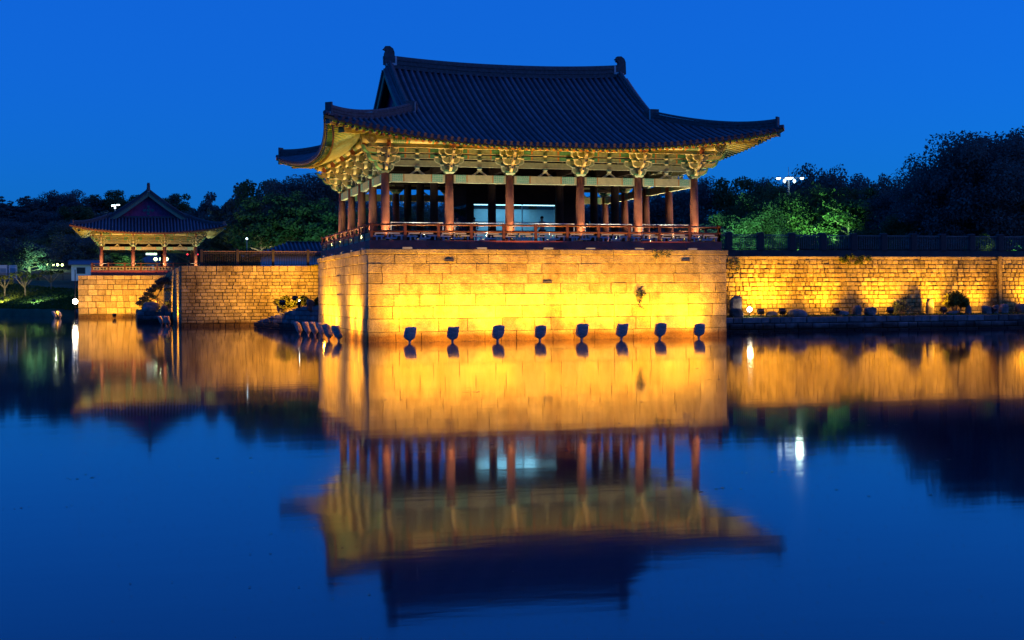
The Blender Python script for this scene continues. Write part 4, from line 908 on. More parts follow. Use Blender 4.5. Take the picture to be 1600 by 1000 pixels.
# ------------------------------------------------------------------ fences
def fence(label, x0, x1, y, z0, z1, step, pw, xpost, mat_rail, plinth=None, bar=m_fence):
    t = thing('metal_fence', label, 'fence', (x0, y, z0)); L = x1 - x0; H = z1 - z0
    if plinth: mb = MB(); mb.box2(0, L, -.12, .18, -plinth, 0); mb.build('plinth', m_plinth, t)
    mb = MB(); mb.box2(-pw / 2, pw / 2, -pw / 2, pw / 2, 0, H + .1); mb.hexa([(-pw * .58, -pw * .58, H + .1), (pw * .58, -pw * .58, H + .1), (pw * .58, pw * .58, H + .1), (-pw * .58, pw * .58, H + .1), (-pw * .4, -pw * .4, H + .16), (pw * .4, -pw * .4, H + .16), (pw * .4, pw * .4, H + .16), (-pw * .4, pw * .4, H + .16)]); pm = mb.mesh('fence_post', m_fence)
    x = xpost - x0; ps = []
    while x <= L: ps.append(x); obj('fence_post', pm, t, (x, 0, 0)); x += step
    ed = [0] + ps + [L]
    for a, b in zip(ed[:-1], ed[1:]):
        if b - a < .3: continue
        mb = MB(); mb.box2(a + pw / 2, b - pw / 2, -.035, .035, H - .03, H + .03); mb.build('top_rail', mat_rail, t)
        mb = MB(); mb.box2(a + pw / 2, b - pw / 2, -.02, .02, .06, .10); mb.box2(a + pw / 2, b - pw / 2, -.02, .02, H - .17, H - .13); mb.build('lower_rail', m_fence, t)
        mb = MB(); n = int((b - a - pw) / .125)
        for i in range(1, n): xx = a + pw / 2 + (b - a - pw) * i / n; mb.box2(xx - .014, xx + .014, -.014, .014, .1, H - .032)
        tag(mb.build('balusters', bar, t), kind='stuff')
fence('long dark metal fence with thick posts on top of the right retaining wall', 18.7, 74, 12, 4.88, 5.80, 2.13, .36, 24.3, m_bar, .42, m_bar)
fence('dark metal fence with brown top rail on the middle stone wall', -5.9, 3.2, 38.3, 4.46, 5.52, 2.6, .2, -5.7, m_fencewood)
fence('far wire fence along the grassy bank top at far left', -75, -15.5, 138.2, 4.5, 5.55, 3.2, .12, -74, m_fencewood)
# ------------------------------------------------------------------ trees and plants
def leaf_mesh(name, clumps, n, size, seed, mat, flat=0.0):
    g = np.random.default_rng(seed); cl = np.array(clumps, float); w = cl[:, 3] ** 2; w /= w.sum()
    pick = g.choice(len(cl), n, p=w); d = g.normal(size=(n, 3)); d /= np.linalg.norm(d, axis=1)[:, None]
    rad = cl[pick, 3] * (0.35 + 0.75 * g.random(n) ** 0.6); off = d * rad[:, None]; off[:, 2] *= (0.75 - flat * 0.5)
    p = cl[pick, :3] + off
    nrm = d * 0.6 + g.normal(size=(n, 3)) * 0.6 + np.array([0, 0, 0.5]); nrm /= np.linalg.norm(nrm, axis=1)[:, None]
    a = np.cross(nrm, g.normal(size=(n, 3))); a /= np.linalg.norm(a, axis=1)[:, None]; b = np.cross(nrm, a)
    s = size * (0.6 + 0.8 * g.random(n))[:, None]
    V = np.stack([p - a * s, p - b * s * 0.55 + nrm * s * .15, p + a * s, p + b * s * 0.55 + nrm * s * .15], 1).reshape(-1, 3)
    me = bpy.data.meshes.new(name); me.vertices.add(4 * n); me.vertices.foreach_set('co', V.ravel().astype(np.float32))
    me.loops.add(4 * n); me.loops.foreach_set('vertex_index', np.arange(4 * n, dtype=np.int32)); me.polygons.add(n); me.polygons.foreach_set('loop_start', np.arange(0, 4 * n, 4, dtype=np.int32)); 
    me.materials.append(mat); me.update(calc_edges=True); return me
def tree_kind(seed, H, Rr, base, nb, n, size, mat, flat=0.0, layered=False):
    g = random.Random(seed); trunk = MB(); tips = []; lean = Vector((g.uniform(-.08, .08), g.uniform(-.08, .08), 1))
    tr = 0.028 * H; pts = [Vector((0, 0, -.3))] + [Vector((lean.x * z + .12 * math.sin(z * .9 + seed), lean.y * z + .1 * math.sin(z * 1.1 + 2 * seed), z)) for z in np.linspace(.4, H * .8, 7)]
    trunk.tube(pts, [tr * (1.3 - i * .15) for i in range(8)], 8)
    clumps = []
    for i in range(nb):
        z0 = base * H * .8 + (H * .72 - base * H * .8) * (i / nb) ** .9; k = min(6, max(1, int(z0 / (H * .8) * 7))); o = pts[k]
        o = Vector((o.x, o.y, z0)); an = i * 2.4 + g.uniform(-.5, .5); f = (z0 / H); rad = Rr * (1.0 - .55 * max(0, f - .45) / .55) * g.uniform(.6, 1.0)
        if layered: rad = Rr * (1.05 - .7 * f) * g.uniform(.7, 1)
        tip = o + Vector((math.cos(an) * rad, math.sin(an) * rad, H * g.uniform(.06, .2) * (0.4 if layered else 1)))
        trunk.tube([o, o.lerp(tip, .5) + Vector((0, 0, -.04 * H * .3)), tip], [tr * .5, tr * .3, tr * .1], 6)
        for q in range(3 if not layered else 4):
            c = o.lerp(tip, .55 + .25 * q) + Vector((g.uniform(-1, 1), g.uniform(-1, 1), g.uniform(-.2, .6) * (0.3 if layered else 1))) * Rr * .22
            clumps.append((c.x, c.y, min(c.z, H * .97), Rr * g.uniform(.17, .30)))
    for q in range(max(4, nb // 3)):
        clumps.append((g.uniform(-.45, .45) * Rr, g.uniform(-.45, .45) * Rr, H * g.uniform(.72, .95), Rr * g.uniform(.18, .3)))
    return trunk.mesh('trunk', m_bark), leaf_mesh('crown', clumps, n, size, seed, mat, flat), H
KINDS = {
 'round': tree_kind(1, 10, 3.8, .28, 18, 9000, .18, m_leaf), 'wide': tree_kind(2, 10, 4.6, .25, 22, 10000, .18, m_leafd), 'loose': tree_kind(3, 10, 3.4, .3, 13, 5000, .22, m_leafd),
 'full': tree_kind(4, 10, 4.6, .06, 40, 30000, .12, m_leafd), 'pine': tree_kind(5, 10, 3.4, .35, 14, 6500, .19, m_pine, .8, True), 'bushy': tree_kind(6, 7, 3.6, .05, 26, 15000, .125, m_leaf), 'limb': tree_kind(7, 10, 4.4, .36, 12, 6000, .21, m_leaf)}
def zground(x, y):
    h = max(0.0, min(1.0, (y - 140) / 70)); h = h * h * (3 - 2 * h) * 9.0; return LAND + h * max(.25, min(1, (30 - x) / 40))
def tree(kind, label, x, y, ztop, wid=None, group=None, z0=None, name='tree'):
    tm, cm, H = KINDS[kind]; z = zground(x, y) if z0 is None else z0; s = (ztop - z) / (H * 1.0)
    t = thing(name, label, 'tree', (x, y, z), rnd.uniform(0, 6.28), group); sx = s if wid is None else wid
    t.scale = (sx, sx, s); obj('trunk', tm, t); obj('crown', cm, t)
GB = 'trees of the dark wooded hill'
lab = 'dark tree in the black wooded skyline of the hill at left'
SKY_ROW = [(-40, 203, 20.8, 'round', 'round dark treetop at the left picture edge of the hill skyline'), (-36.5, 206, 20.6, 'loose', 'ragged dark treetop second from the left edge on the hill skyline'), (-33.5, 212, 21.7, 'pine', 'pointed dark pine tip near the left edge of the hill skyline'), (-31, 214, 21.2, 'loose', 'loose dark treetop right of the pointed pine tip on the hill skyline'), (-28.3, 206, 21.4, 'pine', 'dark pine left of the umbrella-shaped tree on the hill skyline'), (-26, 212, 21.4, 'wide', 'broad dark tree touching the umbrella-shaped tree on its left'), (-20.5, 206, 21.5, 'loose', 'ragged dark treetop just right of the umbrella-shaped tree'), (-17.6, 206, 21.5, 'pine', 'dark pine above the small pavilion left eave tip on the skyline'), (-15, 210, 21.4, 'wide', 'broad dark tree left of the distant white street lamp on the skyline'), (-8.5, 204, 21.3, 'round', 'round dark treetop directly behind the small pavilion gable'), (-5, 202, 21.6, 'wide', 'broad dark treetop right of the small pavilion finial'), (-1, 201, 21.4, 'round', 'round dark treetop above the right eave of the small pavilion'), (2.7, 178, 20.4, 'loose', 'ragged dark tree left of the tall trees beside the large pavilion')]
for x, y, zt, kd, lb in SKY_ROW: tree(kd, lb, x, y, zt, .95 if kd != 'pine' else .8, GB)
for q, (x, y, zt, kd) in enumerate([(-45, 200, 20, 'wide'), (-50, 200, 21, 'round'), (-38, 190, 17.5, 'wide'), (-31, 190, 18, 'pine'), (-25, 188, 17.6, 'wide'), (-19.5, 186, 18, 'round'), (-13, 186, 17.5, 'wide'), (-7, 184, 17.5, 'full'), (-1, 180, 17, 'full'), (-22, 172, 14.8, 'wide'), (-15, 170, 14.5, 'full'), (-33, 178, 15.5, 'full'), (-9, 168, 13.6, 'full')]):
    tree(kd, 'dark tree in the black mass of the wooded hillside below the skyline at left', x, y, zt, .95 if kd != 'pine' else .8, 'trees of the hillside below the skyline')
tree('wide', 'rounded umbrella-shaped tree rising above the dark hill skyline at left', -23.4, 211, 22.9, 1.0)
tree('round', 'dome-topped dark tree behind the left slope of the small pavilion roof', -12.4, 208, 22.4, 1.2)
for lb, kd, x, y, zt, w in [('dim green spreading tree behind the grassy bank at far left edge', 'wide', -31, 154, 11.2, .9), ('green spreading tree with a bright lit tip behind the grassy bank', 'wide', -24.6, 147, 10.4, .95), ('dark spreading tree left of the small pavilion behind the white hut', 'wide', -17.4, 136, 11.2, .9), ('dim tree above the bank between hill and spreading trees', 'full', -28.5, 172, 14.6, .9), ('tall dark tree behind the white hut beneath the skyline', 'full', -20.5, 166, 14.5, 1.0), ('dark tree just right of the small pavilion roof corner', 'full', -.8, 140, 13.2, .85), ('second dark tree right of the small pavilion, farther back', 'full', 3.4, 139, 15.5, 1.0), ('small lit green tree seen under the small pavilion roof', 'bushy', -10.8, 136, 8.6, .65)]:
    tree(kd, lb, x, y, zt, w)
for lb, kd, x, y, zt, w in [('tall dark tree above the fence left of the tallest middle trees', 'loose', 4.6, 136, 18.6, 1.25), ('tall tree with a ragged crown behind the lit forked trunk', 'round', 7.3, 128, 18.2, 1.35), ('tallest dark tree beside the large pavilion left eave', 'full', 10.6, 121, 18.6, 1.25), ('dark tree peeking below the left eave of the large pavilion', 'full', 14.5, 124, 19.0, 1.3), ('tree with pale forked trunk lit from below behind the blue-roofed house', 'limb', 4.3, 98.5, 13.6, 1.0), ('tree with leaning lit trunk at the slope left of the large pavilion', 'limb', 8.2, 97, 14.2, 1.05), ('broad tree partly hidden by the left columns of the large pavilion', 'limb', 11.6, 96, 13.4, 1.05), ('small bright green shrub tree below the white path lamp', 'bushy', 2.8, 84, 7.3, .55), ('small dim tree right of the small pavilion by the fence', 'bushy', -.6, 86, 7.4, .5)]:
    tree(kd, lb, x, y, zt, w)
for x, y, zt, kd in [(21, 112, 15, 'full'), (25, 103, 14.2, 'full'), (31, 106, 14.5, 'full'), (37, 104, 14.6, 'full'), (43, 102, 14.4, 'full'), (48, 98, 14.6, 'full'), (53, 96, 15.2, 'full'), (18, 104, 13, 'full'), (28, 90, 9.5, 'bushy'), (36, 88, 9.5, 'bushy'), (44, 84, 9.5, 'bushy')]:
    tree(kd, 'dark tree glimpsed between the columns of the large pavilion', x, y, zt, 1.1, 'trees behind the large pavilion')
for x, y, zt, kd, lb in [(57.5, 93, 16.6, 'full', 'dark treetop nearest the large pavilion right eave'), (60.5, 88, 16.2, 'round', 'round dark treetop second right of the large pavilion'), (64.5, 91, 16.3, 'full', 'broad dark treetop left behind the street lamp'), (68.1, 90, 16.5, 'full', 'broad dark treetop right behind the street lamp'), (80.2, 82, 15.4, 'full', 'dark treetop right of the round treetop beside the huge tree'), (84, 80, 15.3, 'full', 'dark tree meeting the left flank of the huge tree'), (73, 84, 15.4, 'full', 'lower dark tree between ragged and round treetops at right')]: tree(kd, lb, x, y, zt, 1.0, 'rear tree row at right')
for x, y, zt, kd in [(87, 76, 15, 'full'), (62, 80, 13, 'full'), (68, 78, 13, 'full')]: tree(kd, 'dark tree filling the row behind the lit trees at right', x, y, zt, 1.0, 'rear tree row at right')
tree('wide', 'tall ragged dark treetop standing above the lit trees at right', 70.4, 84, 17.7, .95); tree('wide', 'round dark treetop left of the huge tree at right', 76, 82.4, 16.9, 1.0)
for lb, kd, x, y, zt, w in [('pale green lit bush tree just right of the large pavilion', 'bushy', 42.5, 50, 9.6, .75), ('brightly lit green tree beneath the street lamp', 'bushy', 46.6, 51, 11.4, .85), ('lit green tree right of the street lamp with bright top', 'bushy', 50.6, 52.5, 12.6, .95), ('half lit tree between the lamp tree and the huge tree', 'round', 53.8, 49, 12.0, .85), ('dark tree at the left flank of the huge tree', 'full', 57.6, 47, 11.6, .75), ('dim tree right of the large pavilion above the fence', 'full', 39.2, 52, 8.6, .8), ('dark low tree below the lit trees behind the fence', 'bushy', 46.5, 44, 7.6, .7), ('dark low shrub tree behind the fence in the middle of the right wall', 'bushy', 51.5, 43, 7.8, .75), ('dark low shrub tree behind the fence left of the huge tree', 'bushy', 55.0, 42, 8.2, .8), ('dark rounded shrub tree between fence and huge tree', 'bushy', 51.6, 36, 8.6, .6)]:
    tree(kd, lb, x, y, zt, w)
GH = 'huge tree mass at the right edge'
for lb, kd, x, y, zt, w in [('huge dark tree with broad domed crown at right', 'full', 57.6, 34.5, 15.6, 1.15), ('huge dark tree crown at the right picture edge', 'full', 63.6, 36, 16.5, 1.25), ('lower left shoulder of the huge dark tree group', 'full', 54.0, 35, 12.6, .75), ('dark tree beyond the right edge of the frame', 'full', 70, 38, 16.5, 1.25), ('dark tree filling behind the huge domed tree', 'full', 61, 44, 14.5, 1.2), ('lit green tree glimpsed low at the right picture edge', 'bushy', 66, 41, 10.5, .8)]:
    tree(kd, lb, x, y, zt, w)
# tree lights: street lamp and landscape lights
t = thing('street_lamp', 'tall street lamp with several white heads above the lit trees', 'street lamp', (53.5, 60.5, LAND)); hz = 13.75 - LAND
mb = MB(); mb.tube([(0, 0, 0), (0, 0, hz * .5), (0, 0, hz + .3)], [.16, .12, .08], 10); mb.tube([(0, 0, hz + .3), (0, 0, hz + 1.2)], .02, 6); mb.build('pole', m_grey, t)
mb = MB(); mb.tube([(-1.0, .25, hz + .05), (1.25, -.4, hz + .12)], .04, 8); mb.build('cross_arm', m_grey, t)
for dx, dy, w in ((-1.0, .25, .5), (0.0, -.15, .85), (1.3, -.38, .42)):
    mb = MB(); mb.lathe([(w * .2, .12), (w * .5, .05), (w * .5, -.02)], (dx, dy, hz + .12), 12); hd = mb.build('lamp_head', m_grey, t)
    mb = MB(); mb.lathe([(w * .48, -.021), (w * .42, -.12), (w * .2, -.19)], (dx, dy, hz + .12), 12); mb.build('lens', m_cool_lens, hd)
for dx in (-.5, .6):
    mb = MB(); mb.lathe([(.05, .0), (.17, -.22), (.03, -.42)], (dx, -.1, hz - .02), 10); mb.build('hanging_lamp', emit('soft_lens', (.8, 1, 1), 2.2), t)
point(t, (0, -2.0, hz - .3), LAMP_P * .5, (.70, 1.0, .8), .35); pass
def land_light(label, x, y, tgt, p, col, ang=95, z=None):
    flood(label, (x, y, LAND if z is None else z), math.atan2(-(tgt[0] - x), tgt[1] - y), R(45), p, col, 'landscape floodlights behind the fences', m_green_lens, None, ang)
G1 = (.34, 1.0, .30); G2 = (.34, 1.0, .5)
land_light('landscape floodlight lighting the pale green tree behind the right fence', 40.6, 42, (43, 50), 9000, G2)
land_light('landscape floodlight lighting the trees under the street lamp', 46, 43.5, (47, 50), 12000, G1)
land_light('landscape floodlight lighting the tree with bright top', 49.5, 45.5, (51, 53), 9000, G1)
land_light('landscape floodlight at the right edge behind the fence', 63, 37.6, (66, 42), 3500, G1)
land_light('landscape floodlight at the lit forked trunk', 3.7, 96.4, (4.4, 98.6), 700, (1, .9, .55))
land_light('added wide floodlight brightening the slope trees left of the large pavilion', 9.5, 80, (8.5, 97), 5200, (.35, 1, .62), 130)  # unseen floodlight, added to lift the dark trees
land_light('landscape floodlight at the leaning lit trunk', 8.9, 94.8, (8.4, 97), 500, (1, .8, .5))
land_light('landscape floodlight at the green spreading tree', -23.2, 142.5, (-24, 147), 4000, (.4, 1, .45))
land_light('landscape floodlight at the small tree under the pavilion roof', -11.2, 131.5, (-10.8, 136), 2600, (.5, 1, .5))
t = thing('path_lamp', 'small white path lamp on a post right of the small pavilion', 'street lamp', (1.75, 87.5, LAND)); mb = MB(); mb.tube([(0, 0, 0), (0, 0, 3.9)], .06, 8); mb.build('pole', m_grey, t); mb = MB(); mb.lathe([(.02, -.1), (.1, -.06), (.12, 0), (.08, .08), (.02, .11)], (0, 0, 4.05), 12); mb.build('bulb', m_cool_lens, t)
t = thing('street_lamp', 'distant twin headed white street lamp above the small pavilion roof', 'street lamp', (-12.8, 185.7, zground(-12.8, 185.7))); hz = 18.1 - zground(-12.8, 185.7)
mb = MB(); mb.tube([(0, 0, 0), (0, 0, hz)], .1, 8); mb.build('pole', m_grey, t); mb = MB(); mb.box((-.25, 0, hz + .1), (.7, .5, .28)); mb.box((.5, 0, hz + .25), (.6, .4, .18)); mb.box((0, 0, hz - .2), (.25, .3, .4)); mb.build('lamp_head', m_cool_lens, t)
# bush and shrubs
def shrub(label, loc, dims, n, size, mat, seed, cat='shrub', name='shrub'):
    g = random.Random(seed); cl = []
    t = thing(name, label, cat, loc); mb = MB()
    for i in range(14):
        an = g.uniform(0, 6.28); r = g.uniform(.1, .8); p = Vector((math.cos(an) * r * dims[0] / 2, math.sin(an) * r * dims[1] / 2, dims[2] * g.uniform(.45, .9) * (1.1 - r * .5)))
        mb.tube([(p.x * .15, p.y * .15, -.1), (p.x * .6, p.y * .6, p.z * .5), p], [.03, .02, .008], 5); cl.append((p.x, p.y, p.z, max(dims[0], dims[2]) * g.uniform(.13, .2)))
    mb.build('stems', m_bark, t); obj('foliage', leaf_mesh('foliage', cl, n, size, seed, mat), t)
shrub('yellow-lit leafy shrub in front of the brown wall beside the platform, left half', (-.75, 28.6, 1.15), (1.5, 1.2, 1.2), 1500, .085, m_bush, 41)
shrub('yellow-lit leafy shrub close to the platform corner, right half', (.25, 27.6, 1.2), (1.4, 1.2, 1.15), 1500, .085, m_bush, 42)
shrub('low yellow-lit shrub at the platform foot on the bank', (.9, 24.6, 1.3), (1.0, 1.0, .9), 800, .08, m_bush, 45)
shrub('rounded bush on the berm lit from behind by a floodlight', (38.5, 9.45, .85), (1.9, 1.3, 1.6), 2200, .08, m_bush, 43, 'bush', 'bush')
shrub('low dark weeds at the wall foot left of the lit bush', (35.0, 10.0, .8), (1.8, .6, .9), 900, .06, m_leafd, 44)
shrub('green lit shrub behind the right fence', (43.6, 14.2, LAND), (2.6, 1.6, 1.5), 1600, .10, m_bush, 46)
land_light('landscape floodlight at the shrub behind the right fence', 43.9, 12.9, (43.6, 14), 60, (.6, 1, .35))
# small pine on the ledge
def ledge_pine():
    t = thing('pine_tree', 'small dark leaning pine on the low stone ledge before the stained wall', 'tree', (-8.6, 57.5, .9)); mb = MB()
    pts = [Vector(p) for p in ((0, 0, -.1), (.15, 0, .6), (.05, .05, 1.2), (.45, 0, 1.9), (.75, 0, 2.5), (.7, 0, 2.8))]; mb.tube(pts, [.14, .12, .1, .08, .06, .03], 8)
    cl = [(.75, 0, 2.75, .5), (.35, .1, 2.6, .42), (1.05, -.1, 2.55, .4), (.1, 0, 2.2, .45), (-.35, .1, 1.9, .42), (-.6, 0, 1.55, .4), (-.95, 0, 1.15, .42), (-1.2, .1, .75, .45), (-.7, 0, .85, .4), (1.05, 0, 1.9, .3), (1.1, .1, .75, .38), (.8, 0, .4, .4), (-.2, 0, 1.3, .3)]
    for c in cl: mb.tube([pts[2] if c[2] < 1.8 else pts[3], (c[0], c[1], c[2])], [.05, .015], 5)
    mb.build('trunk', m_bark, t); obj('crown', leaf_mesh('crown', cl, 4500, .075, 77, m_pine, .5), t)
ledge_pine()
# hanging wall plants
def wall_plant(label, loc, w, h, n, seed, mat, size=.05):
    g = random.Random(seed); cl = [(g.uniform(-w / 2, w / 2) * (1 - .5 * i / 12), -.08, -h * i / 12, w * .22 if w < 1 else .14) for i in range(13)] + [(g.uniform(-w / 2, w / 2), -.08, -h * g.uniform(0, .5), .12) for i in range(8)]
    t = thing('wall_plant', label, 'plant', loc); mb = MB()
    for c in cl[::3]: mb.tube([(0, 0, .05), (c[0], c[1], c[2])], [.012, .005], 5)
    mb.build('stems', m_bark, t); obj('foliage', leaf_mesh('foliage', cl, n, size, seed, mat), t)
wall_plant('dark withered plant hanging from a joint in the platform front', (13.84, -.05, 2.5), .38, 1.0, 260, 61, m_leafd)
wall_plant('creeping weeds over the platform coping near its right end', (14.9, -.2, 4.45), 1.3, .35, 200, 62, m_leafd)
wall_plant('leafy creeper hanging over the right retaining wall top', (31.9, 10.33, 4.5), 2.6, .5, 700, 63, m_bush, .06)
wall_plant('small creeper on the retaining wall beside the platform corner', (23.95, 10.35, 4.25), .7, .7, 200, 64, m_leafd)
# ------------------------------------------------------------------ buildings and things behind
def house(name, label, x0, x1, y0, y1, z0, zw, zr, over, wm, rm, hip=True, wins=(), door=None, tiles=False):
    t = thing(name, label, 'house', ((x0 + x1) / 2, (y0 + y1) / 2, z0)); a, b = (x1 - x0) / 2, (y1 - y0) / 2; H = zw - z0; T = zr - z0
    mb = MB(); mb.box2(-a, a, -b, b, 0, H); mb.build('wall', wm, t)
    A, B = a + over, b + over; r = (A - B) if hip else A; r = max(r, .1)
    mb = MB(); e = [(-A, -B, H - .02), (A, -B, H - .02), (A, B, H - .02), (-A, B, H - .02)]; f = [(p[0], p[1], H + .1) for p in e]; R1, R2 = (-r, 0, T), (r, 0, T)
    mb.face([f[0], f[1], R2, R1]); mb.face([f[2], f[3], R1, R2]); mb.face([f[1], f[2], R2]); mb.face([f[3], f[0], R1]); mb.face(e[::-1])
    for i in range(4): mb.face([e[i], e[(i + 1) % 4], f[(i + 1) % 4], f[i]])
    mb.tube([(-r, 0, T), (r, 0, T)], .13, 8); rf = mb.build('roof', rm, t)
    if tiles:
        mb = MB(); n = int(2 * A / .38)
        for i in range(n + 1):
            x = -A + 2 * A * i / n; ex = abs(x) - r; k = 1 if ex < 0 else max(0.05, 1 - ex / (A - r)); mb.tube([(x, -B, H + .12), (x, -B + B * k, H + .12 + (T - H - .1) * k)], .08, 6, cap=True)
        tag(mb.build('tile_rows', m_tile, rf), kind='stuff')
    for (u, w, zb, zt, mt) in wins:
        mb = MB(); mb.box2(u - w / 2, u + w / 2, -b - .03, -b + .01, zb, zt); wf = mb.build('window', m_grey, t)
        mb = MB(); mb.box2(u - w / 2 + .05, u + w / 2 - .05, -b - .036, -b - .031, zb + .05, zt - .05); mb.build('pane', mt, wf)
    if door:
        mb = MB(); mb.box2(door[0] - door[1] / 2, door[0] + door[1] / 2, -b - .04, -b + .01, 0, door[2]); mb.build('door', m_grey, t)
m_winlit = emit('lit_window', (.5, .8, 1), .5); m_windark = M('dark_pane', (.02, .03, .04), .2, .1, 3)
house('house', 'low white-walled house with long dark blue tiled roof behind the middle fence', 1.3, 18, 62.5, 67, LAND, 5.95, 7.2, .9, m_white, m_tilebase, True, [(-7.6 + i * .5 + (i % 2) * .13, .3, .4, .58, m_winlit) for i in range(7)] + [(-2.5 + i * 1.5, .9, .5, 1.1, m_windark) for i in range(5)], None, True)
house('hut', 'small white hut with grey gable roof beside the small pavilion', -17.9, -14.4, 122.5, 126, 4.3, 6.35, 6.95, .4, m_white, m_grey, False, [(-.55, 1.1, .9, 1.75, m_windark)], (1.0, .05, .1))
house('house', 'pale house with white eaves glimpsed behind the small pavilion railing', -9.6, -4.6, 147, 151, 4.6, 7.2, 8.4, .5, m_white, m_grey, True, [(-1.4, .5, 1.4, 2.3, m_winlit), (0, .5, 1.4, 2.3, m_winlit)])
for i, x in enumerate((-27.9, -26.6)):
    t = thing('portable_cabin', ('left' if i == 0 else 'right') + ' white portable cabin on the bank top at far left', 'cabin', (x, 143, 4.6), 0, 'white cabins'); mb = MB(); mb.box2(-.55, .55, -.55, .55, 0, 2.0); mb.build('body', m_white, t); mb = MB(); mb.box2(-.4, .4, -.6, -.551, .1, 1.75); mb.build('door', m_fret, t); mb = MB(); mb.prism([(-.6, 0), (.6, 0), (.5, .18), (-.5, .18)], (0, 0, 2.0), (1, 0, 0), (0, 0, 1), 1.2); mb.build('roof', m_white, t)
def globes(label, x, y, z, offs, mat, p, col, r=.16):
    t = thing('lamp_post', label, 'lamp post', (x, y, LAND)); mb = MB(); mb.tube([(0, 0, 0), (0, 0, z - LAND - .2)], .05, 8)
    if len(offs) > 1: mb.tube([(min(offs), 0, z - LAND - .2), (max(offs), 0, z - LAND - .2)], .03, 6)
    mb.build('pole', m_metal, t)
    for o in offs: mb = MB(); mb.lathe([(r * .3, -r), (r * .8, -r * .6), (r, 0), (r * .7, r * .7), (r * .1, r)], (o, 0, z - LAND), 12); mb.build('globe', mat, t)
    point(t, (0, -.6, z - LAND), p, col, .2)
globes('lamp post with a row of four pale globes behind the far left bank', -21.6, 160, 7.2, (-1.1, -.4, .3, 1.0), m_green_lens, 120, (.8, 1, .7), .2)
globes('lamp post with yellow-green globes seen through the small pavilion', -6.3, 132, 7.4, (-.75, .0, .75), m_green_lens, 260, (.8, 1, .4), .24)
t = thing('lit_sign', 'pale glowing sign board seen under the small pavilion roof', 'sign', (-7.6, 132.6, LAND)); mb = MB(); mb.box2(-.75, .75, -.04, .04, 3.55, 3.85); mb.build('panel', m_sign, t); mb = MB(); mb.tube([(-.6, 0.07, 0), (-.6, 0.07, 3.8)], .03, 6); mb.tube([(.6, 0.07, 0), (.6, 0.07, 3.8)], .03, 6); mb.build('legs', m_metal, t)
for i, x in enumerate((-2.75, -1.37)):
    t = thing('signal_lamp', ('left' if i == 0 else 'right') + ' tiny red lamp on a post behind the small pavilion column', 'lamp', (x, 131, LAND), 0, 'red lamps'); mb = MB(); mb.tube([(0, 0, 0), (0, 0, 3.5)], .03, 6); mb.build('pole', m_metal, t); mb = MB(); mb.lathe([(.05, 0), (.13, .1), (.05, .2)], (0, 0, 3.5), 10); mb.build('bulb', m_redlamp, t)
# young staked trees and lights on the bank
def sapling(label, x, y, z, h, seed):
    g = random.Random(seed); t = thing('young_tree', label, 'tree', (x, y, z)); mb = MB(); mb.tube([(0, 0, -.1), (0, 0, h * .45)], [.1, .08], 7); cl = []
    for i in range(7):
        an = i * .9 + g.uniform(-.2, .2); s = 1 if i % 2 else -1; p = Vector((s * g.uniform(.25, .55) * h * abs(math.cos(an * .3)), math.sin(an) * .3 * h, h * g.uniform(.7, 1.0))); mb.tube([(0, 0, h * g.uniform(.3, .45)), (p.x * .5, p.y * .5, h * .62), p], [.06, .045, .02], 6); cl.append((p.x, p.y, p.z, h * .14))
    mb.build('trunk', m_bark, t); obj('crown', leaf_mesh('crown', cl, 420, .11, seed, m_bush), t)
def zbank(x, y):
    toe = min(95.5 + max(0, (-17.0 - x)) * 1.55, 125); tt = max(0, min(1, (y - toe - .4) / (140 - toe - .4))); return .8 + (LAND - .8) * (tt ** .85)
for lb, x, y, h, s in [('young tree with pale trunk in the middle of the grassy bank', -23.3, 118, 2.9, 1), ('forked young tree highest on the grassy bank near the wall', -20.5, 124, 2.7, 2), ('young tree left on the grassy bank', -25.9, 120, 2.6, 3), ('bent young tree at the left picture edge of the bank', -28.4, 121, 2.4, 4)]: sapling(lb, x, y, zbank(x, y), h, s)
flood('black floodlight throwing yellow light on the bank at the left edge', (-25.6, 112.6, 1.75), R(20), R(15), 2600, (1, .85, .3), 'bank floodlights', m_star_lens, (-.3, 4, .9), 140)
flood('black floodlight throwing greenish white light on the bank', (-21.6, 107.0, 1.5), R(-10), R(15), 900, (.55, 1, .8), 'bank floodlights', m_cool_lens, (.2, 4, .9), 140)
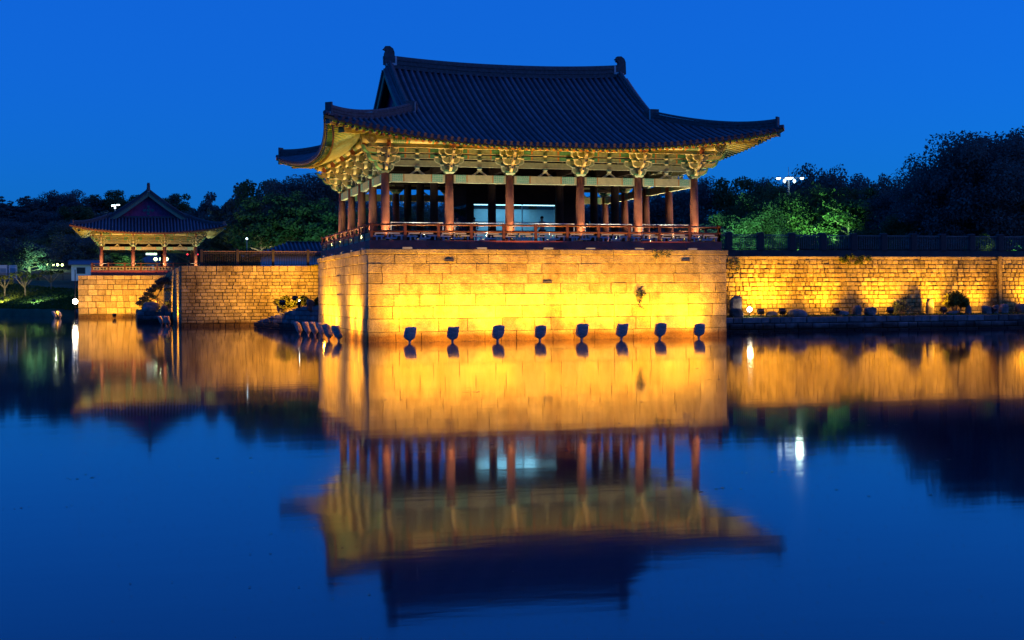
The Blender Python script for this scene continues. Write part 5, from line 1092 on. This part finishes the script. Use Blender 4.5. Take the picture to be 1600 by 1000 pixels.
def bank_extras():
    t = thing('bank_kerb', 'dark stone kerb along the water below the grassy bank at far left', 'kerb'); r = random.Random(9)
    A = Vector((-15.9, 95.4)); B = Vector((-36, 124.5)); d = B - A; Ls = d.length; d.normalize(); n = Vector((d.y, -d.x)) * -1
    if n.y < 0: n = -n
    for ci in range(2):
        s = r.uniform(0, .5)
        while s < Ls:
            w = r.uniform(.9, 1.8); q = MB(); stone_mb(q, .02, w - .02, -.3 + ci * .6, .28 + ci * .56, r.uniform(0, .12), .5, .05, lambda x, dd, z: (A.x + d.x * (s + x) + n.x * dd * 1.0, A.y + d.y * (s + x) + n.y * dd - .2, z), r); q.build('stone', m_kerb, t); s += w
    # grass tufts on the bank
    g = np.random.default_rng(3); N_ = 9000; xsn = -15.9 - g.random(N_) * 22; toe = 95.5 + np.clip(-17 - xsn, 0, None) * 1.55; toe = np.minimum(toe, 125); ysn = toe + .5 + g.random(N_) ** 1.3 * 26
    cl = [(x, y, zbank(x, y) + .06, .12) for x, y in zip(xsn, ysn) if y < 139.5]
    o = obj('bank_tufts', leaf_mesh('bank_tufts', cl, 26000, .14, 8, m_bush)); tag(o, kind='stuff')
bank_extras()
# grass tufts on the berm
g_ = np.random.default_rng(6); cl_ = [(18.8 + g_.random() * 28, 8.3 + g_.random() * 2.0, .86, .09) for _ in range(900)]
tag(obj('berm_tufts', leaf_mesh('berm_tufts', cl_, 6000, .06, 9, m_bush)), kind='stuff')
# floating leaf scraps
def floaters():
    g = random.Random(12); mb = MB()
    def flake(x, y, w): 
        a = g.uniform(0, 3.14); n = 6; mb.face([(x + w * (g.uniform(.6, 1)) * math.cos(a + k * 6.283 / n), y + w * g.uniform(.6, 1) * math.sin(a + k * 6.283 / n), .006) for k in range(n)])
    cy, sy = math.cos(-YAW), math.sin(-YAW)
    for _ in range(95):
        dist = 15 + 46 * g.random() ** 1.2; lat = g.uniform(-.42, .42) * dist; x = -11.106 + lat * cy - dist * sy; y = -64.239 + lat * sy + dist * cy
        if y > -2.2: continue
        for q in range(g.choice((1, 1, 2, 4, 7))): flake(x + g.gauss(0, .012) * dist, y + g.gauss(0, .004) * dist, g.uniform(.015, .05) * (.4 + dist / 50))
    for _ in range(26):
        dist = 9 + 22 * g.random(); lat = g.uniform(-.42, .05) * dist; x0 = -11.106 + lat * cy - dist * sy; y0 = -64.239 + lat * sy + dist * cy
        for q in range(g.choice((2, 3, 6))): flake(x0 + g.gauss(0, .02) * dist, y0 + g.gauss(0, .006) * dist, g.uniform(.006, .018))
    for _ in range(260): flake(g.uniform(0, 18), g.uniform(-1.9, -.4), g.uniform(.02, .09))
    for _ in range(60): flake(g.uniform(19.5, 27), g.uniform(2, 7.5), g.uniform(.03, .1))
    tag(mb.build('floating_leaf_scraps', M('leaf_scraps', (.10, .08, .05), .9, .5, 2, island=.5)), kind='stuff')
floaters()
